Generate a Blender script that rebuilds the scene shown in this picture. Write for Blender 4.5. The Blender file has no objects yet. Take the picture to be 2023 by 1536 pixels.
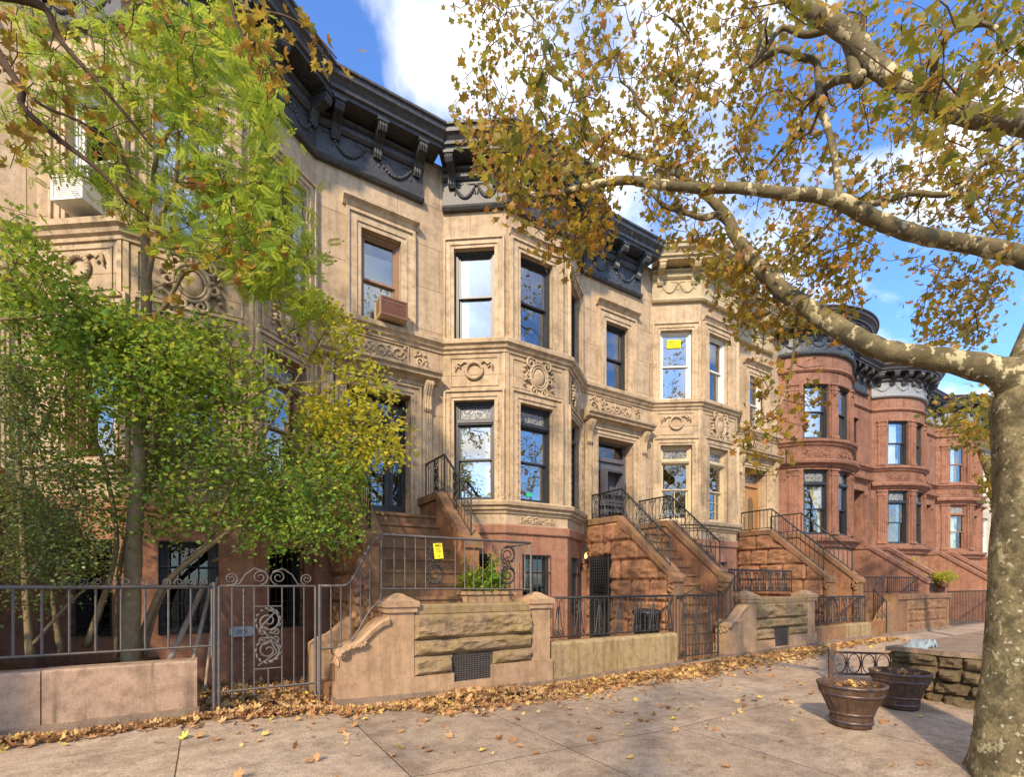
import bpy, math, random
import numpy as np
from mathutils import Vector, noise
random.seed(7); rng = np.random.default_rng(11)
scene = bpy.context.scene
COL = scene.collection
# ---------------------------------------------------------------- camera numbers
F = 968.0; AL = math.radians(58.1); CX = 1011.5; Y0 = 1155.0; EYE = 1.6
S, C = math.sin(AL), math.cos(AL)
def P(px, py, d):
    """a point seen at photo pixel px,py that lies d metres deep in front of the camera"""
    u = (px - CX) / F
    return Vector((d * (C + u * S), d * (S - u * C), EYE + (Y0 - py) * d / F))
YF, YB = 9.0, 8.25          # recessed facade plane, bay front plane
YW = 6.2                    # street face of the front walls
def gz(x):
    return float(np.interp(x, [-4, -1.6, .1, 1.4, 4.5, 9, 15.5, 30], [.2, .18, .2, .09, 0, .06, .11, .11]))

# ---------------------------------------------------------------- materials
MAT = {}
class NT:
    def __init__(s, name):
        s.m = bpy.data.materials.new(name); s.m.use_nodes = True
        s.t = s.m.node_tree; s.t.nodes.clear()
        s.out = s.n('ShaderNodeOutputMaterial')
        MAT[name] = s.m
    def n(s, ty, **k):
        nd = s.t.nodes.new(ty)
        for a, b in k.items():
            if a.startswith('i_'):
                nd.inputs[a[2:].replace('_', ' ')].default_value = b
            else: setattr(nd, a, b)
        return nd
    def l(s, a, b): s.t.links.new(a, b)
    def pos(s, scale=(1, 1, 1)):
        g = s.n('ShaderNodeNewGeometry'); mp = s.n('ShaderNodeMapping'); mp.inputs['Scale'].default_value = scale
        s.l(g.outputs['Position'], mp.inputs[0]); return mp.outputs[0]
    def noise(s, vec, scale, detail=4, rough=.6):
        nd = s.n('ShaderNodeTexNoise'); nd.inputs['Scale'].default_value = scale
        nd.inputs['Detail'].default_value = detail; nd.inputs['Roughness'].default_value = rough
        s.l(vec, nd.inputs['Vector']); return nd.outputs['Fac']
    def ramp(s, fac, stops):
        r = s.n('ShaderNodeValToRGB'); e = r.color_ramp.elements
        while len(e) < len(stops): e.new(.5)
        for el, (p, c) in zip(e, stops):
            el.position = p; el.color = (c[0], c[1], c[2], 1) if not isinstance(c, (int, float)) else (c, c, c, 1)
        s.l(fac, r.inputs[0]); return r.outputs[0]
    def mix(s, fac, a, b, mode='MIX'):
        m = s.n('ShaderNodeMix'); m.data_type = 'RGBA'; m.blend_type = mode
        for v, i in ((fac, 0), (a, 6), (b, 7)):
            if isinstance(v, (int, float)): m.inputs[i].default_value = v
            elif isinstance(v, tuple): m.inputs[i].default_value = (*v, 1)
            else: s.l(v, m.inputs[i])
        return m.outputs[2]
    def bump(s, h, strength=.3, dist=.01, prev=None):
        b = s.n('ShaderNodeBump'); b.inputs['Strength'].default_value = strength; b.inputs['Distance'].default_value = dist
        s.l(h, b.inputs['Height'])
        if prev is not None: s.l(prev, b.inputs['Normal'])
        return b.outputs[0]
    def bsdf(s, col, rough=.85, metal=0, nrm=None, spec=.3):
        p = s.n('ShaderNodeBsdfPrincipled')
        if isinstance(col, tuple): p.inputs['Base Color'].default_value = (*col, 1)
        else: s.l(col, p.inputs['Base Color'])
        if isinstance(rough, (int, float)): p.inputs['Roughness'].default_value = rough
        else: s.l(rough, p.inputs['Roughness'])
        p.inputs['Metallic'].default_value = metal
        p.inputs['Specular IOR Level'].default_value = spec
        if nrm is not None: s.l(nrm, p.inputs['Normal'])
        s.l(p.outputs[0], s.out.inputs[0]); return p

def stone(name, c1, c2, c3, streak=.35, joints=None, moss=0, bumpd=.006, grain=60):
    t = NT(name); v = t.pos()
    a = t.noise(v, 1.3, 6, .6); b = t.noise(v, 9, 5, .65); g = t.noise(v, grain, 3, .7)
    col = t.mix(t.ramp(a, [(.3, 0), (.7, 1)]), c1, c2)
    col = t.mix(t.ramp(b, [(.45, 0), (.75, .8)]), col, c3)
    sv = t.pos((7, 7, .55)); st = t.noise(sv, 1.0, 5, .65)
    col = t.mix(t.ramp(st, [(.5, 0), (.72, streak)]), col, tuple(x * .42 for x in c3))
    col = t.mix(t.ramp(g, [(.3, .45), (.55, 0)]), col, tuple(x * .4 for x in c1)); g7 = t.noise(v, 3.2, 7, .75); col = t.mix(t.ramp(g7, [(.5, 0), (.66, .5)]), col, tuple(x * .5 for x in c3))
    if moss:
        g2 = t.noise(v, 2.6, 6, .7); g3 = t.noise(v, 26, 4, .7)
        mz = t.n('ShaderNodeMath', operation='MULTIPLY'); t.l(t.ramp(g2, [(.4, 0), (.58, 1)]), mz.inputs[0]); t.l(t.ramp(g3, [(.3, .3), (.6, 1)]), mz.inputs[1])
        mm = t.n('ShaderNodeMath', operation='MULTIPLY'); t.l(mz.outputs[0], mm.inputs[0]); mm.inputs[1].default_value = moss
        col = t.mix(mm.outputs[0], col, (.25, .185, .05))
    n1 = t.bump(g, .35, .003); n1 = t.bump(b, .5, bumpd, n1)
    if joints:
        gm = t.n('ShaderNodeNewGeometry'); sx = t.n('ShaderNodeSeparateXYZ'); t.l(gm.outputs['Position'], sx.inputs[0])
        ad = t.n('ShaderNodeMath', operation='SUBTRACT'); t.l(sx.outputs[0], ad.inputs[0]); t.l(sx.outputs[1], ad.inputs[1])
        cb = t.n('ShaderNodeCombineXYZ'); t.l(ad.outputs[0], cb.inputs[0]); t.l(sx.outputs[2], cb.inputs[1])
        br = t.n('ShaderNodeTexBrick'); t.l(cb.outputs[0], br.inputs['Vector'])
        br.inputs['Scale'].default_value = 1; br.inputs['Brick Width'].default_value = joints[0]; br.inputs['Row Height'].default_value = joints[1]
        br.inputs['Mortar Size'].default_value = .006; br.inputs['Mortar Smooth'].default_value = .3
        br.inputs['Color1'].default_value = (1, 1, 1, 1); br.inputs['Color2'].default_value = (.86, .84, .82, 1); br.inputs['Mortar'].default_value = (.33, .27, .22, 1)
        col = t.mix(1.0, col, br.outputs['Color'], 'MULTIPLY')
    t.bsdf(col, .9, 0, n1, .2); return t.m
stone('limestone', (.52, .385, .25), (.60, .46, .31), (.40, .285, .175), .45, (1.7, .82))
stone('limestone_trim', (.53, .395, .25), (.62, .475, .315), (.34, .235, .14), .6)
stone('limestone_carved', (.54, .4, .255), (.59, .45, .3), (.32, .225, .135), .5)
stone('brown_smooth', (.37, .18, .11), (.43, .225, .14), (.27, .125, .08), .5)
stone('brown_dark', (.29, .145, .085), (.35, .18, .105), (.17, .095, .055), .7, None, .4)
stone('brown_rock', (.37, .17, .092), (.46, .225, .125), (.18, .095, .05), .6, None, .2, .02)
stone('redstone', (.30, .15, .10), (.37, .195, .13), (.19, .09, .06), .6, (1.9, 1.0))
stone('redstone_trim', (.30, .145, .095), (.37, .19, .125), (.2, .09, .06), .6)
stone('wall_stone', (.45, .28, .165), (.52, .335, .2), (.32, .2, .11), .5, None, .15)
stone('wall_rock', (.27, .18, .11), (.36, .25, .155), (.15, .1, .055), .4, None, .55, .02)
stone('cement_mossy', (.37, .265, .14), (.45, .33, .18), (.21, .14, .07), .8, None, .4)
stone('cement_pink', (.40, .265, .18), (.46, .31, .21), (.22, .14, .085), .95)
stone('rubble', (.13, .095, .05), (.21, .15, .09), (.05, .035, .02), .8, None, .1, .05, 25)
stone('cream_far', (.55, .47, .36), (.6, .52, .4), (.45, .38, .28), .3)
stone('footing', (.26, .18, .12), (.33, .235, .16), (.15, .1, .07), .3)

def metal(name, c1, c2, rough=.45, amount=.5, spec=.5):
    t = NT(name); v = t.pos(); a = t.noise(v, 14, 6, .7); b = t.noise(v, 90, 2, .5)
    col = t.mix(t.ramp(a, [(.5 - amount * .2, 0), (.72, 1)]), c1, c2)
    t.bsdf(col, rough, 0, t.bump(b, .25, .003), spec)
metal('iron_black', (.014, .014, .016), (.035, .027, .022), .55)
metal('iron_grey', (.085, .08, .08), (.15, .115, .09), .55)
metal('cornice_black', (.032, .031, .034), (.08, .075, .07), .5)
metal('cornice_blue', (.025, .03, .04), (.10, .12, .14), .45)
metal('cornice_cream', (.55, .42, .22), (.35, .30, .22), .75, 1.0, .2)
metal('cornice_grey', (.22, .235, .25), (.32, .32, .31), .55)
metal('sash_black', (.02, .022, .026), (.045, .043, .043), .4)
metal('sash_brown', (.26, .155, .09), (.33, .2, .12), .6)
metal('sash_white', (.74, .72, .68), (.6, .57, .52), .5)
metal('sash_cream', (.62, .5, .31), (.5, .38, .22), .6)
metal('door_slate', (.10, .092, .11), (.14, .13, .14), .5)
metal('door_oak', (.42, .22, .08), (.3, .14, .05), .5)
metal('plastic_black', (.02, .022, .026), (.035, .035, .035), .35)
metal('ac_white', (.72, .70, .66), (.6, .57, .5), .5)
metal('ac_brown', (.20, .085, .045), (.13, .06, .035), .6)
metal('ac_beige', (.5, .38, .22), (.4, .28, .15), .6)
metal('blind', (.8, .77, .68), (.7, .66, .57), .8, .5, .1)
metal('curtain_cream', (.68, .58, .38), (.55, .45, .28), .9, .5, .1)
metal('curtain_green', (.5, .58, .45), (.4, .5, .36), .9, .5, .1)
metal('paper_yellow', (.8, .68, .03), (.78, .64, .02), .7, .2, .1)
metal('paper_green', (.05, .5, .27), (.04, .4, .22), .7, .2, .1)
metal('ink', (.02, .02, .02), (.03, .03, .03), .8)
metal('roof_tar', (.06, .06, .06), (.1, .1, .1), .9)
metal('slate_shade', (.28, .3, .3), (.2, .2, .2), .8)
metal('meter_grey', (.45, .47, .48), (.35, .36, .36), .5)
metal('room_dark', (.022, .018, .014), (.035, .028, .02), 1, .5, 0)  # near-black colour stands in for the shade of unlit interiors
metal('tarp_blue', (.2, .26, .29), (.33, .35, .34), .7)
metal('bark_grey', (.17, .125, .07), (.27, .2, .11), .95, .5, .1)
metal('twig', (.07, .045, .03), (.12, .08, .05), .9, .5, .1)
metal('old_wood', (.3, .22, .16), (.4, .32, .25), .9, .5, .1)
metal('soil', (.1, .065, .035), (.17, .11, .06), 1, .5, 0)
def glass(name, fac, tint=(.95, .94, .92)):
    t = NT(name); v = t.pos(); nz = t.noise(v, 1.7, 2, .5)
    fr = t.n('ShaderNodeFresnel'); fr.inputs['IOR'].default_value = 1.5
    ma = t.n('ShaderNodeMath', operation='MULTIPLY_ADD'); t.l(fr.outputs[0], ma.inputs[0]); ma.inputs[1].default_value = 1.0; ma.inputs[2].default_value = fac; ma.use_clamp = True
    g = t.n('ShaderNodeBsdfGlossy'); g.inputs['Roughness'].default_value = .01; g.inputs['Color'].default_value = (*tint, 1)
    t.l(t.bump(nz, .2, .012), g.inputs['Normal'])
    tr = t.n('ShaderNodeBsdfTransparent'); tr.inputs['Color'].default_value = (.92, .94, .92, 1)
    mx = t.n('ShaderNodeMixShader'); t.l(ma.outputs[0], mx.inputs[0]); t.l(tr.outputs[0], mx.inputs[1]); t.l(g.outputs[0], mx.inputs[2])
    t.l(mx.outputs[0], t.out.inputs[0])
glass('glass', .24); glass('glass_dim', .09); glass('glass_dark', .0)
def leaded():
    t = NT('leaded_glass'); v = t.pos((1, 1, 1))
    vo = t.n('ShaderNodeTexVoronoi'); vo.feature = 'DISTANCE_TO_EDGE'; vo.inputs['Scale'].default_value = 9; t.l(v, vo.inputs[0])
    n = t.noise(v, 25, 3)
    col = t.mix(t.ramp(n, [(.4, 0), (.65, 1)]), (.05, .05, .055), (.3, .3, .27))
    col = t.mix(t.ramp(vo.outputs[0], [(.02, 1), (.05, 0)]), col, (.42, .38, .3))
    t.bsdf(col, .15, 0, t.bump(n, .4, .01), .7)
leaded()
def leafmat(name, stops, trans=.45, rough=.5):
    t = NT(name); a = t.n('ShaderNodeAttribute'); a.attribute_name = 'tint'
    v = t.pos(); nz = t.noise(v, 22, 3, .6)
    col = t.ramp(a.outputs['Fac'], stops)
    col = t.mix(t.ramp(nz, [(.5, 0), (.75, .55)]), col, tuple(x * .55 for x in stops[len(stops) // 2][1]))
    d = t.n('ShaderNodeBsdfPrincipled'); t.l(col, d.inputs['Base Color']); d.inputs['Roughness'].default_value = rough; d.inputs['Specular IOR Level'].default_value = .3
    tr = t.n('ShaderNodeBsdfTranslucent'); t.l(t.mix(.35, col, (.75, .7, .1), 'MIX') if trans > .3 else col, tr.inputs['Color'])
    mx = t.n('ShaderNodeMixShader'); mx.inputs[0].default_value = trans
    t.l(d.outputs[0], mx.inputs[1]); t.l(tr.outputs[0], mx.inputs[2]); t.l(mx.outputs[0], t.out.inputs[0])
leafmat('leaf_plane', [(0, (.06, .09, .02)), (.25, (.16, .15, .02)), (.5, (.34, .23, .022)), (.75, (.38, .16, .022)), (1, (.2, .055, .022))], .42)
leafmat('leaf_locust', [(0, (.1, .24, .025)), (.4, (.24, .4, .035)), (.75, (.45, .46, .04)), (1, (.56, .4, .05))], .55)
leafmat('leaf_yellow', [(0, (.18, .32, .03)), (.5, (.5, .5, .045)), (1, (.66, .5, .04))], .55)
leafmat('leaf_shrub', [(0, (.03, .09, .025)), (.45, (.08, .2, .035)), (.8, (.22, .36, .045)), (1, (.5, .5, .06))], .45)
leafmat('leaf_evergreen', [(0, (.035, .065, .018)), (.5, (.09, .14, .035)), (1, (.34, .38, .14))], .35)
leafmat('leaf_dead', [(0, (.16, .075, .03)), (.3, (.36, .17, .065)), (.6, (.5, .29, .13)), (.85, (.58, .39, .16)), (1, (.68, .5, .07))], .12, .8)

def bark_plane(name, thr, flakes, dark=1.0, stretch=(1.4, 1.4, 1)):
    t = NT(name); v = t.pos(); w = t.noise(v, 3.5, 2, .5)
    big = t.noise(t.pos(stretch), 6.5, 6, .62); fine = t.noise(v, 34, 5, .75); mid = t.noise(v, 8, 5, .7)
    col = t.mix(t.ramp(w, [(.35, 0), (.65, 1)]), (.13 * dark, .1 * dark, .05 * dark), (.22 * dark, .175 * dark, .085 * dark))
    col = t.mix(t.ramp(mid, [(.47, 0), (.58, .8)]), col, (.1, .08, .04)); col = t.mix(t.ramp(mid, [(.3, .6), (.4, 0)]), col, (.3, .25, .13))
    col = t.mix(t.ramp(fine, [(.35, .5), (.6, 0)]), col, (.06, .045, .025))
    patch = t.ramp(big, [(thr, 0), (thr + .012, 1)])
    col = t.mix(patch, col, t.mix(t.ramp(mid, [(.4, 0), (.6, 1)]), (.5, .42, .24), (.36, .3, .16)))
    vo = t.n('ShaderNodeTexVoronoi'); vo.inputs['Scale'].default_value = 17; vo.inputs['Randomness'].default_value = 1
    wv = t.n('ShaderNodeVectorMath', operation='ADD'); nn = t.n('ShaderNodeTexNoise'); nn.inputs['Scale'].default_value = 14; nn.inputs['Detail'].default_value = 4; t.l(v, nn.inputs['Vector'])
    sc = t.n('ShaderNodeVectorMath', operation='SCALE'); t.l(nn.outputs['Color'], sc.inputs[0]); sc.inputs['Scale'].default_value = .12
    t.l(v, wv.inputs[0]); t.l(sc.outputs[0], wv.inputs[1]); t.l(wv.outputs[0], vo.inputs[0])
    sel = t.n('ShaderNodeSeparateColor'); t.l(vo.outputs['Color'], sel.inputs[0])
    m1 = t.n('ShaderNodeMath', operation='MULTIPLY'); t.l(t.ramp(vo.outputs['Distance'], [(.22, 1), (.26, 0)]), m1.inputs[0]); t.l(t.ramp(sel.outputs[0], [(flakes, 0), (flakes + .01, 1)]), m1.inputs[1])
    col = t.mix(m1.outputs[0], col, (.52, .46, .33))
    h = t.n('ShaderNodeMath', operation='SUBTRACT'); t.l(fine, h.inputs[0]); t.l(patch, h.inputs[1])
    n1 = t.bump(h.outputs[0], .5, .012); n1 = t.bump(mid, .5, .03, n1)
    t.bsdf(col, .85, 0, n1, .2)
bark_plane('bark_plane', .56, .93, .95)
bark_plane('bark_trunk', .6, .55, 1.6)

def ground_mats():
    t = NT('concrete_walk'); v = t.pos()
    a = t.noise(v, .7, 6, .65); g = t.noise(v, 130, 2, .8); b = t.noise(v, 6, 6, .7)
    col = t.mix(t.ramp(a, [(.35, 0), (.7, 1)]), (.49, .36, .245), (.63, .485, .34))
    col = t.mix(t.ramp(b, [(.42, 0), (.7, .85)]), col, (.27, .195, .135)); b2 = t.noise(v, 1.9, 8, .75); col = t.mix(t.ramp(b2, [(.5, 0), (.62, .6)]), col, (.24, .165, .11)); b3 = t.noise(t.pos((1, 3.5, 1)), 1.1, 7, .7); col = t.mix(t.ramp(b3, [(.54, 0), (.66, .5)]), col, (.62, .5, .39))
    g9 = t.noise(v, 55, 3, .8); col = t.mix(t.ramp(g9, [(.38, .75), (.48, 0)]), col, (.14, .1, .075)); col = t.mix(t.ramp(g, [(.33, .6), (.5, 0)]), col, (.13, .1, .08))
    col = t.mix(t.ramp(g, [(.6, 0), (.75, .5)]), col, (.6, .52, .44))
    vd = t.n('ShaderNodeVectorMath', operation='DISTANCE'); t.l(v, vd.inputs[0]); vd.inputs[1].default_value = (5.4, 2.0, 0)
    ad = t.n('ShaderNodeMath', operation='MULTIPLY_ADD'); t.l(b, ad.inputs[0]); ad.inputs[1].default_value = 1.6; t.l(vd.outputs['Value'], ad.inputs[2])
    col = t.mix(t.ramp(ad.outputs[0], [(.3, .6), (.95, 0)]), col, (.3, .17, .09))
    t.t.nodes[-1]
    # slab joints
    sx = t.n('ShaderNodeSeparateXYZ'); t.l(v, sx.inputs[0])
    cb = t.n('ShaderNodeCombineXYZ')
    for i, off in ((0, -.35), (1, .35)):
        m = t.n('ShaderNodeMath', operation='ADD'); t.l(sx.outputs[i], m.inputs[0]); m.inputs[1].default_value = off + 30; t.l(m.outputs[0], cb.inputs[i])
    br = t.n('ShaderNodeTexBrick'); br.offset = 0; t.l(cb.outputs[0], br.inputs['Vector']); br.inputs['Scale'].default_value = 1
    br.inputs['Brick Width'].default_value = 1.55; br.inputs['Row Height'].default_value = 3.4; br.inputs['Mortar Size'].default_value = .006; br.inputs['Mortar Smooth'].default_value = .2
    br.inputs['Color1'].default_value = (1, 1, 1, 1); br.inputs['Color2'].default_value = (.82, .80, .78, 1); br.inputs['Mortar'].default_value = (.2, .17, .15, 1)
    col = t.mix(1.0, col, br.outputs['Color'], 'MULTIPLY')
    cr = t.n('ShaderNodeTexVoronoi'); cr.feature = 'DISTANCE_TO_EDGE'; cr.inputs['Scale'].default_value = .45
    wv = t.n('ShaderNodeVectorMath', operation='ADD'); nn = t.n('ShaderNodeTexNoise'); nn.inputs['Scale'].default_value = 2; nn.inputs['Detail'].default_value = 5; t.l(v, nn.inputs['Vector'])
    t.l(v, wv.inputs[0]); t.l(nn.outputs['Color'], wv.inputs[1]); t.l(wv.outputs[0], cr.inputs[0])
    col = t.mix(t.ramp(cr.outputs['Distance'], [(.0015, .5), (.004, 0)]), col, (.16, .12, .09))
    n1 = t.bump(g, .5, .004); n1 = t.bump(b, .4, .01, n1); n1 = t.bump(br.outputs['Fac'], -.6, .01, n1)
    t.bsdf(col, .9, 0, n1, .2)
    t = NT('areaway_stone'); v = t.pos(); a = t.noise(v, 2, 6, .7); g = t.noise(v, 60, 2, .8)
    col = t.mix(t.ramp(a, [(.35, 0), (.7, 1)]), (.16, .12, .09), (.27, .21, .16)); t.bsdf(col, .95, 0, t.bump(g, .4, .006), .2)
    t = NT('asphalt'); v = t.pos(); a = t.noise(v, 1, 5, .6); g = t.noise(v, 150, 2, .8)
    col = t.mix(t.ramp(a, [(.35, 0), (.7, 1)]), (.05, .05, .05), (.075, .072, .07)); t.bsdf(col, .9, 0, t.bump(g, .5, .004), .3)
    t = NT('barrel_wood'); v = t.pos(); a = t.noise(v, 9, 6, .7); st = t.noise(t.pos((22, 22, 1.5)), 1, 3, .6)
    col = t.mix(t.ramp(a, [(.35, 0), (.65, 1)]), (.06, .032, .02), (.13, .075, .045)); col = t.mix(t.ramp(st, [(.3, .7), (.5, 0)]), col, (.06, .035, .02))
    t.bsdf(col, .6, 0, t.bump(st, .6, .012), .35)
    t = NT('hoop_iron'); v = t.pos(); a = t.noise(v, 18, 5, .7)
    col = t.mix(t.ramp(a, [(.4, 0), (.65, 1)]), (.05, .06, .075), (.22, .10, .05)); t.bsdf(col, .4, .4, t.bump(a, .3, .004), .5)
    t = NT('lamp_glow'); e = t.n('ShaderNodeEmission'); e.inputs[0].default_value = (1, .62, .2, 1); e.inputs[1].default_value = 2.5; t.l(e.outputs[0], t.out.inputs[0])
ground_mats()

# ---------------------------------------------------------------- mesh helpers
class Fr:
    """straight wall frame: s along the wall, z up, o out of the wall towards the street"""
    def __init__(s, A, B):
        s.A = Vector((A[0], A[1])); d = Vector((B[0], B[1])) - s.A; s.L = d.length; s.t = d / s.L; s.n = Vector((s.t.y, -s.t.x)); s.curved = False
    def pt(s, a, z, o): q = s.A + s.t * a + s.n * o; return (q.x, q.y, z)
class Arc:
    """bowed wall frame from (x0,y) to (x0+w,y) bulging towards the street by p"""
    def __init__(s, x0, y, w, p):
        s.R = (w * w / 4 + p * p) / (2 * p); s.c = (x0 + w / 2, y + s.R - p)
        h = math.asin(w / 2 / s.R)
        if p > s.R: h = math.pi - h
        s.a0 = -h; s.L = 2 * h * s.R; s.curved = True
    def pt(s, a, z, o):
        th = s.a0 + a / s.R; r = s.R + o
        return (s.c[0] + r * math.sin(th), s.c[1] - r * math.cos(th), z)
class MB:
    def __init__(s): s.v = []; s.f = []; s.m = []; s.sm = []
    def add(s, vs, fs, mi=0, smooth=False):
        b = len(s.v); s.v += [tuple(q) for q in vs]
        for f in fs: s.f.append(tuple(i + b for i in f)); s.m.append(mi); s.sm.append(smooth)
    def box(s, x0, x1, y0, y1, z0, z1, mi=0):
        s.add([(x0, y0, z0), (x1, y0, z0), (x1, y1, z0), (x0, y1, z0), (x0, y0, z1), (x1, y0, z1), (x1, y1, z1), (x0, y1, z1)],
              [(0, 1, 5, 4), (1, 2, 6, 5), (2, 3, 7, 6), (3, 0, 4, 7), (4, 5, 6, 7), (3, 2, 1, 0)], mi)
    def fb(s, fr, s0, s1, z0, z1, o0, o1, mi=0):
        n = max(1, int(math.ceil(abs(s1 - s0) / .14))) if fr.curved else 1
        vs = []
        for i in range(n + 1):
            a = s0 + (s1 - s0) * i / n
            vs += [fr.pt(a, z0, o1), fr.pt(a, z1, o1), fr.pt(a, z1, o0), fr.pt(a, z0, o0)]
        fs = [(0, 1, 2, 3), (4 * n, 4 * n + 3, 4 * n + 2, 4 * n + 1)]
        for i in range(n):
            for k in range(4):
                fs.append((4 * i + k, 4 * i + 4 + k, 4 * i + 4 + (k + 1) % 4, 4 * i + (k + 1) % 4))
        s.add(vs, fs, mi)
    def tube(s, pts, r, n=6, mi=0):
        pts = [Vector(p) for p in pts]; N = len(pts)
        if not hasattr(r, '__len__'): r = [r] * N
        vs = []; up = None
        for i, p in enumerate(pts):
            t = (pts[min(i + 1, N - 1)] - pts[max(i - 1, 0)])
            t = t.normalized() if t.length > 1e-9 else Vector((0, 0, 1))
            if up is None:
                up = Vector((0, 0, 1)) if abs(t.z) < .9 else Vector((1, 0, 0))
            a = up - t * up.dot(t)
            if a.length < 1e-6: a = t.orthogonal()
            a.normalize(); up = a; b = t.cross(a)
            for k in range(n):
                th = 2 * math.pi * k / n
                vs.append(p + (a * math.cos(th) + b * math.sin(th)) * r[i])
        fs = [(i * n + k, i * n + (k + 1) % n, (i + 1) * n + (k + 1) % n, (i + 1) * n + k) for i in range(N - 1) for k in range(n)]
        fs += [tuple(range(n))[::-1], tuple((N - 1) * n + k for k in range(n))]
        s.add(vs, fs, mi, n > 4)
    def bar(s, a, b, w=.014, mi=0): s.tube([a, b], w * .6, 4, mi)
    def sweep(s, frames_pts, prof, mi=0, smooth=False):
        """frames_pts: list of functions (o,z)->point along the path; prof: closed list of (o,z)"""
        n = len(prof); vs = [f(o, z) for f in frames_pts for (o, z) in prof]; N = len(frames_pts)
        fs = [(i * n + k, (i + 1) * n + k, (i + 1) * n + (k + 1) % n, i * n + (k + 1) % n) for i in range(N - 1) for k in range(n)]
        fs += [tuple(range(n)), tuple((N - 1) * n + k for k in range(n))[::-1]]
        s.add(vs, fs, mi, smooth)
    def lathe(s, c, prof, n=24, mi=0, smooth=True, sx=1.0):
        vs = [(c[0] + r * math.cos(2 * math.pi * k / n) * sx, c[1] + r * math.sin(2 * math.pi * k / n), c[2] + z) for r, z in prof for k in range(n)]
        fs = [(i * n + k, i * n + (k + 1) % n, (i + 1) * n + (k + 1) % n, (i + 1) * n + k) for i in range(len(prof) - 1) for k in range(n)]
        s.add(vs, fs, mi, smooth)
    def blob(s, fr, a, z, o, ra, rz, ro, n=8, mi=0):
        vs = [fr.pt(a, z, o + ro)]; 
        for j, (c, h) in enumerate(((.5, .86), (.87, .5), (1, 0))):
            for k in range(n):
                th = 2 * math.pi * k / n; vs.append(fr.pt(a + ra * c * math.cos(th), z + rz * c * math.sin(th), o + ro * h))
        fs = [(0, 1 + k, 1 + (k + 1) % n) for k in range(n)]
        for j in range(2):
            fs += [(1 + j * n + k, 1 + (j + 1) * n + k, 1 + (j + 1) * n + (k + 1) % n, 1 + j * n + (k + 1) % n) for k in range(n)]
        s.add(vs, fs, mi, True)
    def prism(s, pts2, y0, y1, axis='y', mi=0):
        n = len(pts2)
        if axis == 'y': vs = [(a, y0, b) for a, b in pts2] + [(a, y1, b) for a, b in pts2]
        else: vs = [(y0, a, b) for a, b in pts2] + [(y1, a, b) for a, b in pts2]
        s.add(vs, [tuple(range(n)), tuple(range(n, 2 * n))[::-1]] + [(i, n + i, n + (i + 1) % n, (i + 1) % n) for i in range(n)], mi)
    def build(s, name, mat, parent=None, label=None):
        me = bpy.data.meshes.new(name); org = parent_world(parent) if parent else Vector((0, 0, 0))
        ox, oy, oz = org
        me.from_pydata([(x - ox, y - oy, z - oz) for x, y, z in s.v], [], s.f)
        mats = mat if isinstance(mat, (list, tuple)) else [mat]
        for m in mats: me.materials.append(MAT[m])
        me.polygons.foreach_set('material_index', s.m); me.polygons.foreach_set('use_smooth', s.sm); me.update()
        o = bpy.data.objects.new(name, me); COL.objects.link(o)
        if parent: o.parent = parent
        if label: o['label'] = label
        return o
def parent_world(o):
    v = Vector((0, 0, 0))
    while o: v = v + o.location; o = o.parent
    return v
def thing(name, loc, label, cat, group=None):
    o = bpy.data.objects.new(name, None); COL.objects.link(o); o.location = loc; o.empty_display_size = .2
    o['label'] = label; o['category'] = cat
    if group: o['group'] = group
    return o
def tag(o, label, cat, group=None, kind=None):
    o['label'] = label
    if cat: o['category'] = cat
    if group: o['group'] = group
    if kind: o['kind'] = kind
    return o
def struct(o, label=None):
    o['kind'] = 'structure'
    if label: o['label'] = label
    return o

def fbm(x, y, z=0, oct=4):
    v = 0; a = 1; f = 1
    for _ in range(oct):
        v += a * noise.noise((x * f, y * f, z * f)); a *= .5; f *= 2.1
    return v
def rock(mb, fr, s0, s1, z0, z1, o=0, amp=.05, res=.05, seed=0, topf=None, mi=0, vert=False):
    """one rock-faced ashlar block: rough relief inside a drafted margin"""
    ns = max(3, int((s1 - s0) / res)); nz = max(3, int((z1 - z0) / res)); vs = []
    for j in range(nz + 1):
        for i in range(ns + 1):
            a = s0 + (s1 - s0) * i / ns; z = z0 + (z1 - z0) * j / nz
            e = min(a - s0, s1 - a, z - z0, z1 - z); tp = min(1, max(0, e) / .05)
            h = fbm(a * 2.2 + seed * 7.1, z * 5.5, seed * 3.3, 4)
            h2 = 1 - abs(fbm(a * 1.7 + 9 + seed, z * 4 + a * 1.2, seed * 1.7, 3)) * 2
            r = (.42 + .5 * h + .42 * h2) * amp * tp - (.012 if e < 1e-6 else 0)
            if topf is not None: z = min(z, topf(a))
            vs.append(fr.pt(a, z, o + r))
    fs = [(j * (ns + 1) + i, j * (ns + 1) + i + 1, (j + 1) * (ns + 1) + i + 1, (j + 1) * (ns + 1) + i) for j in range(nz) for i in range(ns)]
    mb.add(vs, fs, mi, False)
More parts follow.
